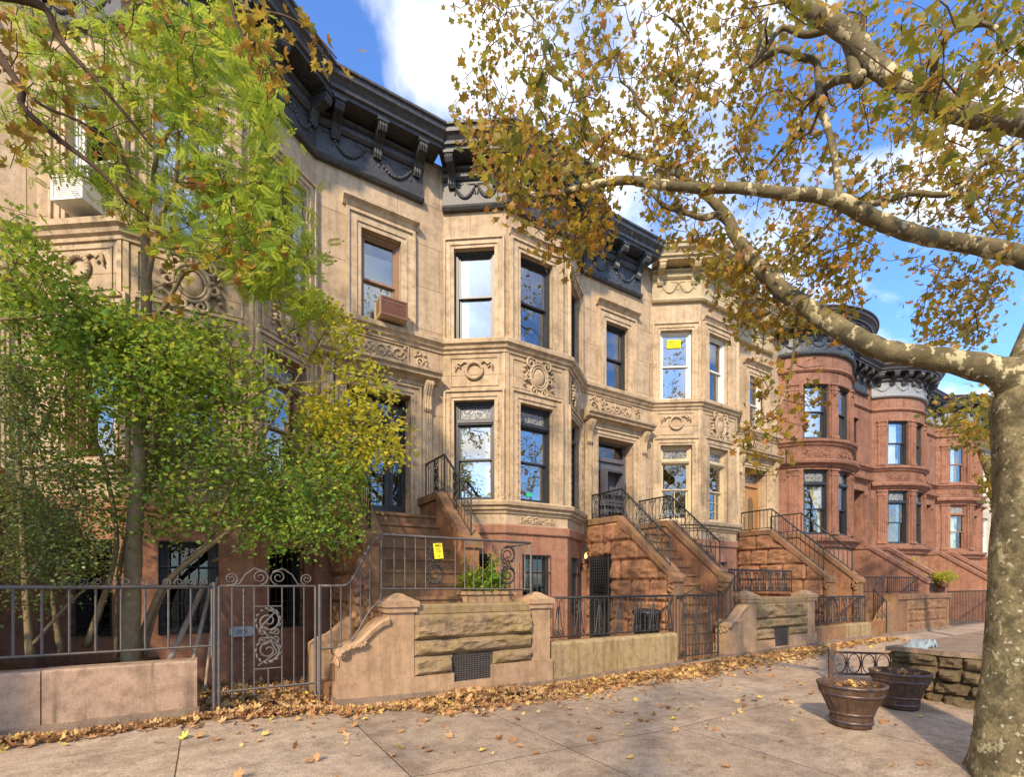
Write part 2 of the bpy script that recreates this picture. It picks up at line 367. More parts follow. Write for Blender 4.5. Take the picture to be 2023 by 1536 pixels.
def ashlar(mb, fr, s0, s1, z0, z1, course=.42, blen=.75, o=0, amp=.04, seed=0, topf=None, skip=None, res=.055):
    rnd = random.Random(seed); n = max(1, round((z1 - z0) / course)); h = (z1 - z0) / n
    for j in range(n):
        a = s0; first = True
        while a < s1 - 1e-6:
            w = blen * rnd.uniform(.6, 1.3)
            if first and j % 2: w *= .55
            first = False; b = min(s1, a + w)
            if s1 - b < .2: b = s1
            za, zb = z0 + j * h, z0 + (j + 1) * h
            if skip and a < skip[1] and b > skip[0] and za < skip[3] - .02:
                if a < skip[0] - .05: rock(mb, fr, a, skip[0], za, zb, o, amp, res, rnd.random() * 50, topf)
                if zb > skip[3] + .03: rock(mb, fr, max(a, skip[0]), min(b, skip[1]), max(za, skip[3]), zb, o, amp, res, rnd.random() * 50, topf)
                if b > skip[1] + .05: rock(mb, fr, skip[1], b, za, zb, o, amp, res, rnd.random() * 50, topf)
            elif topf is None or max(topf(a), topf(b)) > za + .02:
                rock(mb, fr, a, b, za, zb, o, amp, res, rnd.random() * 50, topf)
            a = b
def wallpanel(mb, fr, z0, z1, ops, rev=.3, mi=0, s0=0, s1=None):
    s1 = fr.L if s1 is None else s1
    ss = sorted(set([s0, s1] + [q for o in ops for q in o[:2]])); zs = sorted(set([z0, z1] + [q for o in ops for q in o[2:]]))
    if fr.curved:
        ext = []
        for a, b in zip(ss, ss[1:]):
            n = max(1, int((b - a) / .12)); ext += [a + (b - a) * i / n for i in range(n)]
        ss = ext + [ss[-1]]
    for a, b in zip(ss, ss[1:]):
        for c, d in zip(zs, zs[1:]):
            m, k = (a + b) / 2, (c + d) / 2
            if any(o[0] < m < o[1] and o[2] < k < o[3] for o in ops): continue
            mb.add([fr.pt(a, c, 0), fr.pt(b, c, 0), fr.pt(b, d, 0), fr.pt(a, d, 0)], [(0, 1, 2, 3)], mi, False)
    for a, b, c, d in ops:
        q = [(a, c), (b, c), (b, d), (a, d)]
        for i in range(4):
            (p1, r1), (p2, r2) = q[i], q[(i + 1) % 4]
            n = max(1, int(abs(p2 - p1) / .14)) if fr.curved else 1
            for k in range(n):
                x1 = p1 + (p2 - p1) * k / n; x2 = p1 + (p2 - p1) * (k + 1) / n; y1 = r1 + (r2 - r1) * k / n; y2 = r1 + (r2 - r1) * (k + 1) / n
                mb.add([fr.pt(x1, y1, 0), fr.pt(x2, y2, 0), fr.pt(x2, y2, -rev), fr.pt(x1, y1, -rev)], [(0, 1, 2, 3)], mi)
def pathfn(segs, ext=0):
    """mitred path functions along a list of frames with (s0,s1) limits"""
    fns = []
    for i, (fr, a, b) in enumerate(segs):
        if fr.curved:
            n = max(8, int((b - a) / .12))
            for k in range(n + 1):
                q = a + (b - a) * k / n
                fns.append((lambda o, z, fr=fr, q=q: fr.pt(q, z, o)))
        else:
            if i == 0 or segs[i - 1][0].curved: fns.append((lambda o, z, fr=fr, a=a: fr.pt(a, z, o)))
            else:
                f0, a0, b0 = segs[i - 1]; m = (f0.n + fr.n); m = m / (1 + f0.n.dot(fr.n)); P0 = f0.A + f0.t * b0
                fns.append((lambda o, z, P0=P0, m=m: (P0.x + m.x * o, P0.y + m.y * o, z)))
            if i == len(segs) - 1 or segs[i + 1][0].curved: fns.append((lambda o, z, fr=fr, b=b: fr.pt(b, z, o)))
    return fns

# ---------------------------------------------------------------- ornament
def spiral(fr, mb, a, z, r, turns=1.6, start=0, dirn=1, tr=.014, o=.02, n=20):
    pts = []
    for i in range(n + 1):
        k = i / n; th = start + dirn * turns * 2 * math.pi * k; rr = r * (1 - .82 * k)
        pts.append(fr.pt(a + rr * math.cos(th), z + rr * math.sin(th), o))
    mb.tube(pts, [tr * (1 - .35 * i / n) for i in range(n + 1)], 5)
def scrollwork(mb, fr, s0, s1, z0, z1, o=.015, seed=0, tr=.014, leaf=True):
    rnd = random.Random(seed); h = z1 - z0; n = max(1, round((s1 - s0) / (h * .95))); w = (s1 - s0) / n
    for i in range(n):
        cx = s0 + w * (i + .5); up = 1 if i % 2 else -1
        spiral(fr, mb, cx, (z0 + z1) / 2, min(w, h) * .44, 1.5, math.pi if up > 0 else 0, up, tr, o)
        if leaf:
            for k in range(7):
                a = cx + rnd.uniform(-.5, .5) * w; z = (z0 + z1) / 2 + rnd.uniform(-.42, .42) * h
                mb.blob(fr, a, z, o - .01, tr * rnd.uniform(1.2, 2.4), tr * rnd.uniform(1.2, 2.4), tr * 1.8, 6)
def swag(mb, fr, a, z, w, h, o=.045, tr=.024):
    pts = []; n = 12
    for i in range(n + 1):
        k = i / n; x = a - w / 2 + w * k; zz = z - h * (1 - (2 * k - 1) ** 2)
        pts.append(fr.pt(x, zz, o)); mb.blob(fr, x, zz, o - .01, tr * (1.2 + 1.2 * math.sin(math.pi * k)), tr * 1.6, tr * 2, 6)
    mb.tube(pts, [tr * (.7 + .8 * math.sin(math.pi * i / n)) for i in range(n + 1)], 5)
    for sd in (-1, 1):
        x = a + sd * w / 2
        mb.blob(fr, x, z + .01, o - .01, .03, .03, .03, 7)
        mb.blob(fr, x, z - .13, o - .01, .022, .05, .03, 7)
        mb.tube([fr.pt(x, z, o), fr.pt(x + .06, z + .05, o), fr.pt(x + .13, z + .03, o), fr.pt(x + .17, z + .07, o)], [.008, .012, .008, .004], 4)
        mb.tube([fr.pt(x, z, o), fr.pt(x - .06, z + .05, o), fr.pt(x - .13, z + .03, o), fr.pt(x - .17, z + .07, o)], [.008, .012, .008, .004], 4)
def panel_border(mb, fr, s0, s1, z0, z1, w=.025, o=.018):
    mb.fb(fr, s0, s1, z1 - w, z1, -.01, o); mb.fb(fr, s0, s1, z0, z0 + w, -.01, o)
    mb.fb(fr, s0, s0 + w, z0 + w, z1 - w, -.01, o); mb.fb(fr, s1 - w, s1, z0 + w, z1 - w, -.01, o)
def wreath(mb, fr, a, z, r=.17):
    pts = [fr.pt(a + r * math.cos(t), z + r * math.sin(t), .03) for t in np.linspace(0, 2 * math.pi, 25)]
    mb.tube(pts, .032, 6)
    for t in np.linspace(0, 2 * math.pi, 22)[:-1]:
        mb.blob(fr, a + r * math.cos(t), z + r * math.sin(t), .03, .035, .028, .04, 6)
    for sd in (-1, 1):
        b = [(.12, .14), (.2, .19), (.27, .12), (.33, .17), (.38, .06)]
        mb.tube([fr.pt(a + sd * x, z + y, .025) for x, y in b], [.02, .03, .018, .03, .015], 5)
        mb.tube([fr.pt(a + sd * x, z + y - .06, .02) for x, y in b[2:]], [.02, .025, .012], 5)
def cartouche(mb, fr, a, z, k=1.0):
    mb.blob(fr, a, z, .02, .15 * k, .19 * k, .07, 14)
    for r, tr in ((1.0, .022), (1.28, .03)):
        pts = [fr.pt(a + .17 * k * r * math.cos(t), z + .2 * k * r * math.sin(t), .05) for t in np.linspace(0, 2 * math.pi, 25)]
        mb.tube(pts, tr * k, 6)
    for sd in (-1, 1):
        spiral(fr, mb, a + sd * .2 * k, z + .25 * k, .11 * k, 1.4, math.pi / 2, -sd, .03 * k, .05)
        spiral(fr, mb, a + sd * .27 * k, z - .02, .1 * k, 1.3, math.pi / 2, sd, .028 * k, .05)
        spiral(fr, mb, a + sd * .12 * k, z - .3 * k, .1 * k, 1.4, math.pi / 2, -sd, .03 * k, .05)
        for q in range(5):
            mb.blob(fr, a + sd * (.33 + .02 * math.sin(q * 2)) * k, z + (.17 - q * .09) * k, .02, .04 * k, .035 * k, .05, 7)
    for q in (-1, 0, 1): mb.blob(fr, a + q * .06 * k, z + .31 * k, .03, .035 * k, .05 * k, .05, 7)
    mb.blob(fr, a, z - .35 * k, .02, .05 * k, .08 * k, .05, 8)

# ---------------------------------------------------------------- windows and doors
def surround(mb, fr, s0, s1, z0, z1, w=.2, beads=True):
    L = [(0, .3, .028), (.3, .42, .05), (.42, .8, .036), (.8, 1, .07)]
    for d0, d1, o in L:
        d0 *= w; d1 *= w
        mb.fb(fr, s0 - d1, s0 - d0, z0, z1 + d0, -.01, o); mb.fb(fr, s1 + d0, s1 + d1, z0, z1 + d0, -.01, o)
        mb.fb(fr, s0 - d1, s1 + d1, z1 + d0, z1 + d1, -.01, o)
    if beads:
        n = int((z1 - z0) / .16)
        for i in range(n):
            z = z0 + (i + .5) * (z1 - z0) / n
            for q in (s0 - .36 * w, s1 + .36 * w): mb.fb(fr, q - .012, q + .012, z - .03, z + .03, .04, .062)
def window(root, fr, s0, s1, z0, z1, fm='sash_black', transom=None, cover=None, gl='glass', split=True, bars=0, meet=.5, label=None, o=-.15):
    mb = MB(); b = .05
    def ring(a0, a1, c0, c1, w, o0, o1):
        mb.fb(fr, a0, a0 + w, c0, c1, o0, o1); mb.fb(fr, a1 - w, a1, c0, c1, o0, o1)
        mb.fb(fr, a0 + w, a1 - w, c0, c0 + w, o0, o1); mb.fb(fr, a0 + w, a1 - w, c1 - w, c1, o0, o1)
    ring(s0, s1, z0, z1, b, o - .08, o + .05)
    ring(s0 + b, s1 - b, z0 + b, z1 - b, .018, o - .07, o + .025)
    zt = z1 - b
    if transom:
        mb.fb(fr, s0 + b, s1 - b, transom - .05, transom + .05, o - .07, o + .07)
        mb.fb(fr, s0 + b, s1 - b, transom - .022, transom + .022, o + .07, o + .095)
        ring(s0 + b + .018, s1 - b - .018, transom + .05, zt - .018, .03, o - .05, o + .01); zt = transom - .05
    zb = z0 + b; zm = zb + (zt - zb) * meet
    if split:
        ring(s0 + b + .018, s1 - b - .018, zm, zt, .036, o - .04, o); ring(s0 + b + .018, s1 - b - .018, zb, zm + .036, .04, o - .085, o - .045)
    else: ring(s0 + b + .018, s1 - b - .018, zb, zt, .04, o - .05, o)
    for k in range(bars):
        q = s0 + (s1 - s0) * (k + 1) / (bars + 1); mb.fb(fr, q - .01, q + .01, zb, zm if bars == 1 else zt, o - .06, o - .035)
    if bars > 1:
        for k in range(1, 6): q = zb + (zt - zb) * k / 6; mb.fb(fr, s0 + b, s1 - b, q - .008, q + .008, o - .06, o - .04)
    w = mb.build('window', fm, root, label)
    g = MB()
    if split:
        g.fb(fr, s0 + b, s1 - b, zm + .01, zt - .01, o - .022, o - .018); g.fb(fr, s0 + b, s1 - b, zb + .01, zm + .005, o - .067, o - .063)
    else: g.fb(fr, s0 + b, s1 - b, zb + .01, zt - .01, o - .03, o - .026)
    g.build('pane', gl, w)
    if transom:
        g = MB(); g.fb(fr, s0 + b + .04, s1 - b - .04, transom + .06, z1 - b - .04, o - .03, o - .026); g.build('transom_pane', 'leaded_glass', w)
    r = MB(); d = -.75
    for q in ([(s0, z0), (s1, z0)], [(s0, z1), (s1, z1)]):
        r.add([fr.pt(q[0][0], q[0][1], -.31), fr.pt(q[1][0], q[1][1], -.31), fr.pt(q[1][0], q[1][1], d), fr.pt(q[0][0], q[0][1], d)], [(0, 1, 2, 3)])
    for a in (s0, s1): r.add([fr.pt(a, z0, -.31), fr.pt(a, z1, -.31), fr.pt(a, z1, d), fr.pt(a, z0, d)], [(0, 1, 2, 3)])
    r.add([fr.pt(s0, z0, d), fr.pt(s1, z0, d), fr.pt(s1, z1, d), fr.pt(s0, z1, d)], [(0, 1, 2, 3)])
    r.build('room_interior', 'room_dark', w)  # shallow box coloured dark in place of an unlit room
    if cover:
        kind, mat, f0, f1 = cover; c = MB(); h = zt - zb
        if kind == 'blind':
            c0, c1 = zb + h * f0, zb + h * f1; n = int((c1 - c0) / .035)
            for k in range(n):
                z = c0 + (c1 - c0) * k / n; c.add([fr.pt(s0 + .03, z, -.25), fr.pt(s1 - .03, z, -.25), fr.pt(s1 - .03, z + .034, -.242), fr.pt(s0 + .03, z + .034, -.242)], [(0, 1, 2, 3)])
            c.build('window_blind', mat, w)
        else:
            n = 28; vs = []
            for i in range(n + 1):
                a = s0 + .03 + (s1 - s0 - .06) * (f0 + (f1 - f0) * i / n); oo = -.265 + .016 * math.sin(i * 1.9)
                if kind == 'tied': am = s0 + .03 + (s1 - s0 - .06) * (f1 - (f1 - f0) * .35 * (1 - i / n)); vs += [fr.pt(a, zt, oo), fr.pt(am, zb + h * .35, oo), fr.pt(am, zb, oo)]
                else: vs += [fr.pt(a, zt, oo), fr.pt(a, zb + h * .5, oo), fr.pt(a, zb, oo)]
            fs = [(3 * i + k, 3 * i + 3 + k, 3 * i + 4 + k, 3 * i + 1 + k) for i in range(n) for k in (0, 1)]
            c.add(vs, fs, 0, True); c.build('curtain', mat, w)
    return w
def bracket(mb, fr, a, w, prof):
    n = len(prof); vs = [fr.pt(a - w / 2, z, o) for o, z in prof] + [fr.pt(a + w / 2, z, o) for o, z in prof]
    mb.add(vs, [tuple(range(n)), tuple(range(n, 2 * n))[::-1]] + [(i, n + i, n + (i + 1) % n, (i + 1) % n) for i in range(n)])
def bracket_ribs(mb, fr, a, w, prof, k=.012):
    for q in (-.32, 0, .32):
        pts = [fr.pt(a + q * w, z, o) for o, z in prof[1:-2]]
        mb.tube(pts, k, 4)
def grille(root, fr, s0, s1, z0, z1, o=.02, name='window_grille', dense=.1, scroll=True, mat='iron_black'):
    mb = MB(); n = int((s1 - s0) / dense)
    for i in range(n + 1): a = s0 + (s1 - s0) * i / n; mb.tube([fr.pt(a, z0, o), fr.pt(a, z1, o)], .008, 4)
    for z in (z0 + .02, z0 + (z1 - z0) * .33, z0 + (z1 - z0) * .72, z1 - .02): mb.tube([fr.pt(s0, z, o), fr.pt(s1, z, o)], .011, 4)
    if scroll:
        for i in range(n):
            a = s0 + (s1 - s0) * (i + .5) / n; spiral(fr, mb, a, z0 + .12, dense * .45, 1.2, 0, 1, .006, o, 10); spiral(fr, mb, a, z0 + .3, dense * .45, 1.2, 0, -1, .006, o, 10)
    return mb.build(name, mat, root)

BR = [(.03, 9.42), (.09, 9.40), (.13, 9.46), (.12, 9.55), (.17, 9.62), (.31, 9.66), (.41, 9.66), (.45, 9.72), (.43, 9.80), (.43, 9.85), (.03, 9.85)]
def cornice(root, segs, mat, segs_short, brk, z=0, k=1.0, fr_mat=None, swags=()):
    """segs: frames for the crown; brk: list of (frame, s) for brackets"""
    c = MB(); f = pathfn(segs)
    c.sweep(f, [(-.02, 9.85 + z), (.44 * k, 9.85 + z), (.45 * k, 9.90 + z), (.50 * k, 9.91 + z), (.51 * k, 9.96 + z), (.56 * k, 10.02 + z), (.61 * k, 10.05 + z), (.62 * k, 10.13 + z), (.66 * k, 10.14 + z), (.66 * k, 10.18 + z), (-.02, 10.22 + z)])
    g = pathfn(segs_short)
    c.sweep(g, [(-.02, 9.56 + z), (.07, 9.56 + z), (.12, 9.60 + z), (.13, 9.66 + z), (.09, 9.71 + z), (.15, 9.74 + z), (.15, 9.78 + z), (-.02, 9.849 + z)])
    co = c.build('cornice', mat, root)
    fz = MB(); fz.sweep(g, [(-.02, 9.09 + z), (.04, 9.09 + z), (.04, 9.57 + z), (-.02, 9.57 + z)])
    fz.sweep(g, [(-.02, 8.97 + z), (.09, 8.97 + z), (.12, 9.01 + z), (.10, 9.05 + z), (.07, 9.09 + z), (-.02, 9.092 + z)])
    for fr, a, b in segs_short:
        n = int((b - a) / .055)
        for i in range(n):
            q = a + (i + .5) * (b - a) / n
            fz.blob(fr, q, 9.655 + z, .11, .02, .032, .03, 6); fz.blob(fr, q, 9.015 + z, .1, .022, .024, .022, 6)
    for fr, a, w in swags: swag(fz, fr, a, 9.45 + z, w, .22)
    fz.build('frieze', fr_mat or mat, co)
    for fr, a in brk:
        m = MB(); pr = [(o * k if o > .2 else o, zz + z) for o, zz in BR]; bracket(m, fr, a, .15, pr); bracket_ribs(m, fr, a, .15, pr)
        m.fb(fr, a - .1, a + .1, 9.80 + z, 9.848 + z, .03, .455 * k); m.build('cornice_bracket', mat, co)
    return co

def side_walls(mb, x0, x1, poly, zt, yb=20.0, mi=0):
    mb.add([(x0 + .01, YF, 0), (x0 + .01, yb, 0), (x0 + .01, yb, zt), (x0 + .01, YF, zt)], [(0, 1, 2, 3)], mi)
    mb.add([(x1 - .01, YF, 0), (x1 - .01, yb, 0), (x1 - .01, yb, zt), (x1 - .01, YF, zt)], [(0, 1, 2, 3)], mi)
    mb.add([(x0 + .01, yb, 0), (x1 - .01, yb, 0), (x1 - .01, yb, zt), (x0 + .01, yb, zt)], [(0, 1, 2, 3)], mi)

def tan_house(x0, label, wl=(.22, 1.03), up='sash_black', parlour='sash_black', corn='cornice_black', corn2=None, door='slate', covers={}, detail=2):
    W = 5.94; root = thing('brownstone_rowhouse', (x0, YF, 0), label, 'row house', 'attached stone row houses along the street')
    L = Fr((x0, YF), (x0 + 1.0, YB)); M = Fr((x0 + 1.0, YB), (x0 + 2.54, YB)); R = Fr((x0 + 2.54, YB), (x0 + 3.54, YF)); K = Fr((x0 + 3.54, YF), (x0 + W, YF))
    wm = (.33, 1.14); wr = (.22, 1.03); wk = (.78, 1.53); dk = (.52, 1.72)
    w = MB(); b = MB()
    for fr, (a, c) in ((L, wl), (M, wm), (R, wr)):
        wallpanel(w, fr, 2.78, 9.9, [(a, c, 3.27, 5.24), (a, c, 6.45, 8.25)])
        a2, c2 = (a + .06, c - .06)
        wallpanel(b, fr, -.2, 2.6, [(a2, c2, .9, 2.2)], .25)
    wallpanel(w, K, 2.78, 9.9, [(dk[0], dk[1], 2.83, 5.2), (wk[0], wk[1], 6.42, 8.08)])
    wallpanel(b, K, -.2, 2.6, [], .25)
    side_walls(w, x0, x0 + W, None, 9.9)
    w.build('wall', 'limestone', root); b.build('basement_wall', 'brown_smooth', root)
    rf = MB(); rf.add([(x0, YF, 9.91), (x0 + 1, YB, 9.91), (x0 + 2.54, YB, 9.91), (x0 + 3.54, YF, 9.91), (x0 + W, YF, 9.91), (x0 + W, 20, 9.91), (x0, 20, 9.91)], [tuple(range(7))]); rf.build('roof', 'roof_tar', root)
    bay = [(L, 0, L.L), (M, 0, M.L), (R, 0, R.L), (K, 0, K.L)]
    t = MB(); f = pathfn(bay)
    t.sweep(f, [(-.02, 6.17), (.03, 6.17), (.04, 6.22), (.08, 6.24), (.10, 6.29), (.15, 6.32), (.16, 6.39), (.12, 6.42), (-.02, 6.44)])
    t.build('sill_course', 'limestone_trim', root)
    t = MB(); f = pathfn(bay[:3])
    t.sweep(f, [(-.02, 3.0), (.03, 3.0), (.05, 3.05), (.09, 3.07), (.1, 3.12), (.15, 3.15), (.17, 3.22), (.12, 3.25), (-.02, 3.262)])
    t.build('sill_course', 'limestone_trim', root)
    t = MB(); t.sweep(pathfn(bay), [(-.02, 2.598), (.03, 2.598), (.045, 2.62), (.045, 2.76), (.03, 2.785), (-.02, 2.785)]); t.build('belt_course', 'brown_smooth', root)
    # window surrounds, pilaster strips, carved panels
    s = MB()
    for fr, (a, c) in ((L, wl), (M, wm), (R, wr)):
        ww = .2 if fr is not M else .24
        surround(s, fr, a, c, 3.27, 5.24, ww); surround(s, fr, a, c, 6.45, 8.25, ww, False)
    M2 = (wm[0] - .26, wm[1] + .26)
    s.sweep([(lambda o, z, q=q: M.pt(q, z, o)) for q in M2], [(-.01, 8.52), (.05, 8.52), (.08, 8.57), (.12, 8.6), (.12, 8.63), (-.01, 8.65)])
    surround(s, K, wk[0], wk[1], 6.44, 8.08, .27, False)
    s.sweep([(lambda o, z, q=q: K.pt(q, z, o)) for q in (wk[0] - .33, wk[1] + .33)], [(-.01, 8.38), (.05, 8.38), (.09, 8.44), (.16, 8.48), (.16, 8.52), (-.01, 8.55)])
    for fr, a in ((L, L.L - .035), (M, .035), (M, M.L - .035), (R, .035)): s.fb(fr, a - .03, a + .03, 3.27, 6.16, -.01, .02)
    s.build('window_surround', 'limestone_trim', root)
    o = MB(); panel_border(o, L, .14, 1.11, 5.52, 6.1); wreath(o, L, .625, 5.82, .16); o.build('wreath_carving', 'limestone_carved', root)
    o = MB(); panel_border(o, M, .14, 1.40, 5.52, 6.1); cartouche(o, M, .77, 5.82, 1.0); o.build('cartouche_carving', 'limestone_carved', root)
    o = MB(); panel_border(o, R, .14, 1.11, 5.52, 6.1); cartouche(o, R, .62, 5.82, .8); o.build('cartouche_carving', 'limestone_carved', root)
    o = MB(); panel_border(o, M, .28, 1.22, 2.82, 2.99, .012, .012); scrollwork(o, M, .31, 1.19, 2.835, 2.98, .012, 3, .012); o.build('scroll_carving', 'limestone_carved', root)
    # door case with bracketed hood and carved panel over it
    d = MB(); surround(d, K, dk[0], dk[1], 2.83, 5.2, .2)
    for q in (dk[0] - .32, dk[1] + .32):
        d.fb(K, q - .1, q + .1, 2.83, 5.2, -.01, .045)
        for k in (-.05, 0, .05): d.fb(K, q + k - .012, q + k + .012, 3.1, 5.05, .04, .06)
    d.fb(K, .12, 2.12, 5.42, 5.5, -.01, .06)
    d.sweep([(lambda o, z, q=q: K.pt(q, z, o)) for q in (.03, 2.26)], [(-.01, 5.5), (.08, 5.5), (.12, 5.54), (.24, 5.57), (.25, 5.62), (.3, 5.65), (.31, 5.7), (-.01, 5.76)])
    dc = d.build('door_hood', 'limestone_trim', root)
    for q in (dk[0] - .32, dk[1] + .32):
        m = MB(); pr = [(.03, 4.98), (.07, 4.95), (.11, 5.0), (.10, 5.1), (.12, 5.25), (.2, 5.38), (.23, 5.44), (.23, 5.498), (.03, 5.498)]
        bracket(m, K, q, .15, pr); bracket_ribs(m, K, q, .15, pr, .012); m.build('hood_bracket', 'limestone_trim', dc)
    o = MB(); panel_border(o, K, .6, 1.68, 5.79, 6.14, .018, .03); scrollwork(o, K, .64, 1.64, 5.81, 6.12, .02, int(x0) + 5, .018)
    o.build('scroll_carving', 'limestone_carved', root)
    for sd, q in ((1, .36), (-1, 1.92)):
        o = MB(); spiral(K, o, q, 5.9, .12, 1.3, 0, sd, .026, .03); spiral(K, o, q + .06 * sd, 6.07, .07, 1.2, math.pi, -sd, .022, .03)
        for j in range(6): o.blob(K, q + random.uniform(-.12, .12), 5.85 + j * .05, .01, .035, .03, .035, 6)
        o.build('volute_carving', 'limestone_carved', root)
    # windows
    for i, (fr, (a, c)) in enumerate(((L, wl), (M, wm), (R, wr))):
        window(root, fr, a, c, 3.27, 5.24, covers.get(('pm', i), parlour), 4.84, covers.get(('p', i)), covers.get(('pg', i), 'glass'), bars=covers.get(('pb', i), 0), meet=.52)
        window(root, fr, a, c, 6.45, 8.25, covers.get(('um', i), up), None, covers.get(('u', i)), meet=.5)
        bw = window(root, fr, a + .06, c - .06, .9, 2.2, 'sash_black', None, None, 'glass_dark', o=-.12)
        grille(bw, fr, a + .06, c - .06, .9, 2.2)
    window(root, K, wk[0], wk[1], 6.42, 8.08, covers.get(('um', 3), up), None, covers.get(('u', 3)), covers.get(('ug', 3), 'glass'), meet=.5)
    make_door(root, K, dk, 2.83, 5.2, door)
    # cornice
    e = 1.96
    if corn2 is None:
        cornice(root, bay[:3] + [(K, 0, e + .22)], corn, bay[:3] + [(K, 0, e)],
                [(L, .2), (L, L.L - .18), (M, .16), (M, M.L - .16), (R, .2), (R, R.L - .15), (K, .32), (K, 1.06), (K, e - .14)],
                swags=[(L, .45, .4), (L, .9, .4), (M, .45, .5), (M, 1.08, .5), (R, .45, .4), (R, .9, .4), (K, .55, .55), (K, 1.4, .6)])
    else:
        cornice(root, bay[:3], corn, bay[:3], [(L, .2), (L, L.L - .18), (M, .16), (M, M.L - .16), (R, .2), (R, R.L - .15)], swags=[(L, .45, .4), (L, .9, .4), (M, .45, .5), (M, 1.08, .5)])
        cornice(root, [(K, 0.05, e + .22)], corn2, [(K, 0.05, e)], [(K, .36), (K, 1.06), (K, e - .14)], swags=[(K, .55, .55), (K, 1.4, .6)])
    return root, (L, M, R, K)

def make_door(root, K, dk, z0, z1, kind):
    a, c = dk; o = -.3; d = MB()
    if kind == 'grille':
        d.fb(K, a, a + .06, z0, z1, o - .06, o + .02); d.fb(K, c - .06, c, z0, z1, o - .06, o + .02)
        d.fb(K, a + .06, c - .06, 4.58, 4.68, o - .06, o + .03); d.fb(K, a + .06, c - .06, z1 - .06, z1, o - .06, o + .02)
        m = a + (c - a) * .24, a + (c - a) * .76
        for q in m: d.fb(K, q - .035, q + .035, z0, z1 - .06, o - .05, o + .025)
        d.fb(K, a + .06, c - .06, z0, z0 + .28, o - .05, o)
        for p, q in ((m[0] + .035, m[0] + .11), (m[1] - .11, m[1] - .035)): d.fb(K, p, q, z0 + .28, 4.58, o - .045, o + .005)
        dd = d.build('front_door', 'sash_black', root)
        g = MB(); g.fb(K, a + .06, c - .06, z0 + .28, z1 - .06, o - .034, o - .03); g.build('pane', 'glass_dim', dd)
        g = MB()
        for (p, q) in ((a + .07, m[0] - .04), (m[0] + .12, m[1] - .12), (m[1] + .04, c - .07)):
            scrollwork(g, K, p, q, 4.7, 5.12, o + .0, 3, .008); scrollwork(g, K, p, q, z0 + .3, z0 + .62, o, 5, .008)
            n = max(2, int((q - p) / .12))
            for i in range(n + 1): g.tube([K.pt(p + (q - p) * i / n, z0 + .3, o), K.pt(p + (q - p) * i / n, 4.56, o)], .006, 4)
        g.build('door_grille', 'iron_black', dd)
        g = MB(); g.fb(K, a, c, z0, z1, o - .5, o - .49); g.build('vestibule', 'room_dark', dd)  # dark sheet painted as the unlit space behind the glazing
        return
    fm = {'slate': 'door_slate', 'oak': 'door_oak', 'dark': 'sash_black'}[kind]
    d.fb(K, a, a + .07, z0, z1, o - .06, o + .03); d.fb(K, c - .07, c, z0, z1, o - .06, o + .03)
    d.fb(K, a + .07, c - .07, z1 - .5, z1 - .4, o - .06, o + .05); d.fb(K, a + .07, c - .07, z1 - .06, z1, o - .06, o + .03)
    d.fb(K, a + .07, a + .16, z0, z1 - .5, o - .06, o + .01); d.fb(K, c - .16, c - .07, z0, z1 - .5, o - .06, o + .01)
    fr = d.build('door_frame', fm, root)
    g = MB(); g.fb(K, a + .07, c - .07, z1 - .4, z1 - .06, o - .034, o - .03); g.build('transom_pane', 'leaded_glass' if kind != 'slate' else 'glass_dim', fr)
    v = MB(); v.fb(K, a, c, z1 - .5, z1, o - .3, o - .29); v.build('vestibule', 'room_dark', fr)  # dark sheet gives the unlit depth behind the transom
    p, q = a + .16, c - .16; d = MB(); d.fb(K, p, q, z0, z1 - .5, o - .05, o - .01)
    m = (p + q) / 2
    if kind == 'slate':
        for (a1, c1, e1, f1) in ((p + .08, q - .08, z0 + .12, z0 + .62), (p + .08, q - .08, z0 + .72, z0 + .86), (p + .12, q - .12, z0 + 1.0, z0 + 1.62)):
            for k in (0, .035): panel_border(d, K, a1 + k, c1 - k, e1 + k, f1 - k, .02, o + .015 - k * .2)
        d.blob(K, m, z0 + 1.31, o - .01, .07, .07, .04, 10); d.blob(K, q - .05, z0 + 1.0, o - .01, .025, .025, .04, 8)
        d.build('front_door', fm, root)
    else:
        for sd in (-1, 1):
            cx = m + sd * (q - p) / 4; hw = (q - p) / 4 - .06
            panel_border(d, K, cx - hw, cx + hw, z0 + .1, z0 + .45, .02, o + .01)
        d.fb(K, m - .02, m + .02, z0, z1 - .5, o - .01, o + .012)
        dd = d.build('front_door', fm, root)
        g = MB()
        for sd in (-1, 1):
            cx = m + sd * (q - p) / 4; hw = (q - p) / 4 - .08
            pts = [(cx - hw, z0 + .55), (cx + hw, z0 + .55), (cx + hw, z0 + 1.35)] + [(cx + hw * math.cos(th), z0 + 1.35 + hw * 1.6 * math.sin(th)) for th in np.linspace(.2, math.pi - .2, 7)] + [(cx - hw, z0 + 1.35)]
            g.add([K.pt(x, z, o - .004) for x, z in pts], [tuple(range(len(pts)))])
        g.build('pane', 'glass', dd)

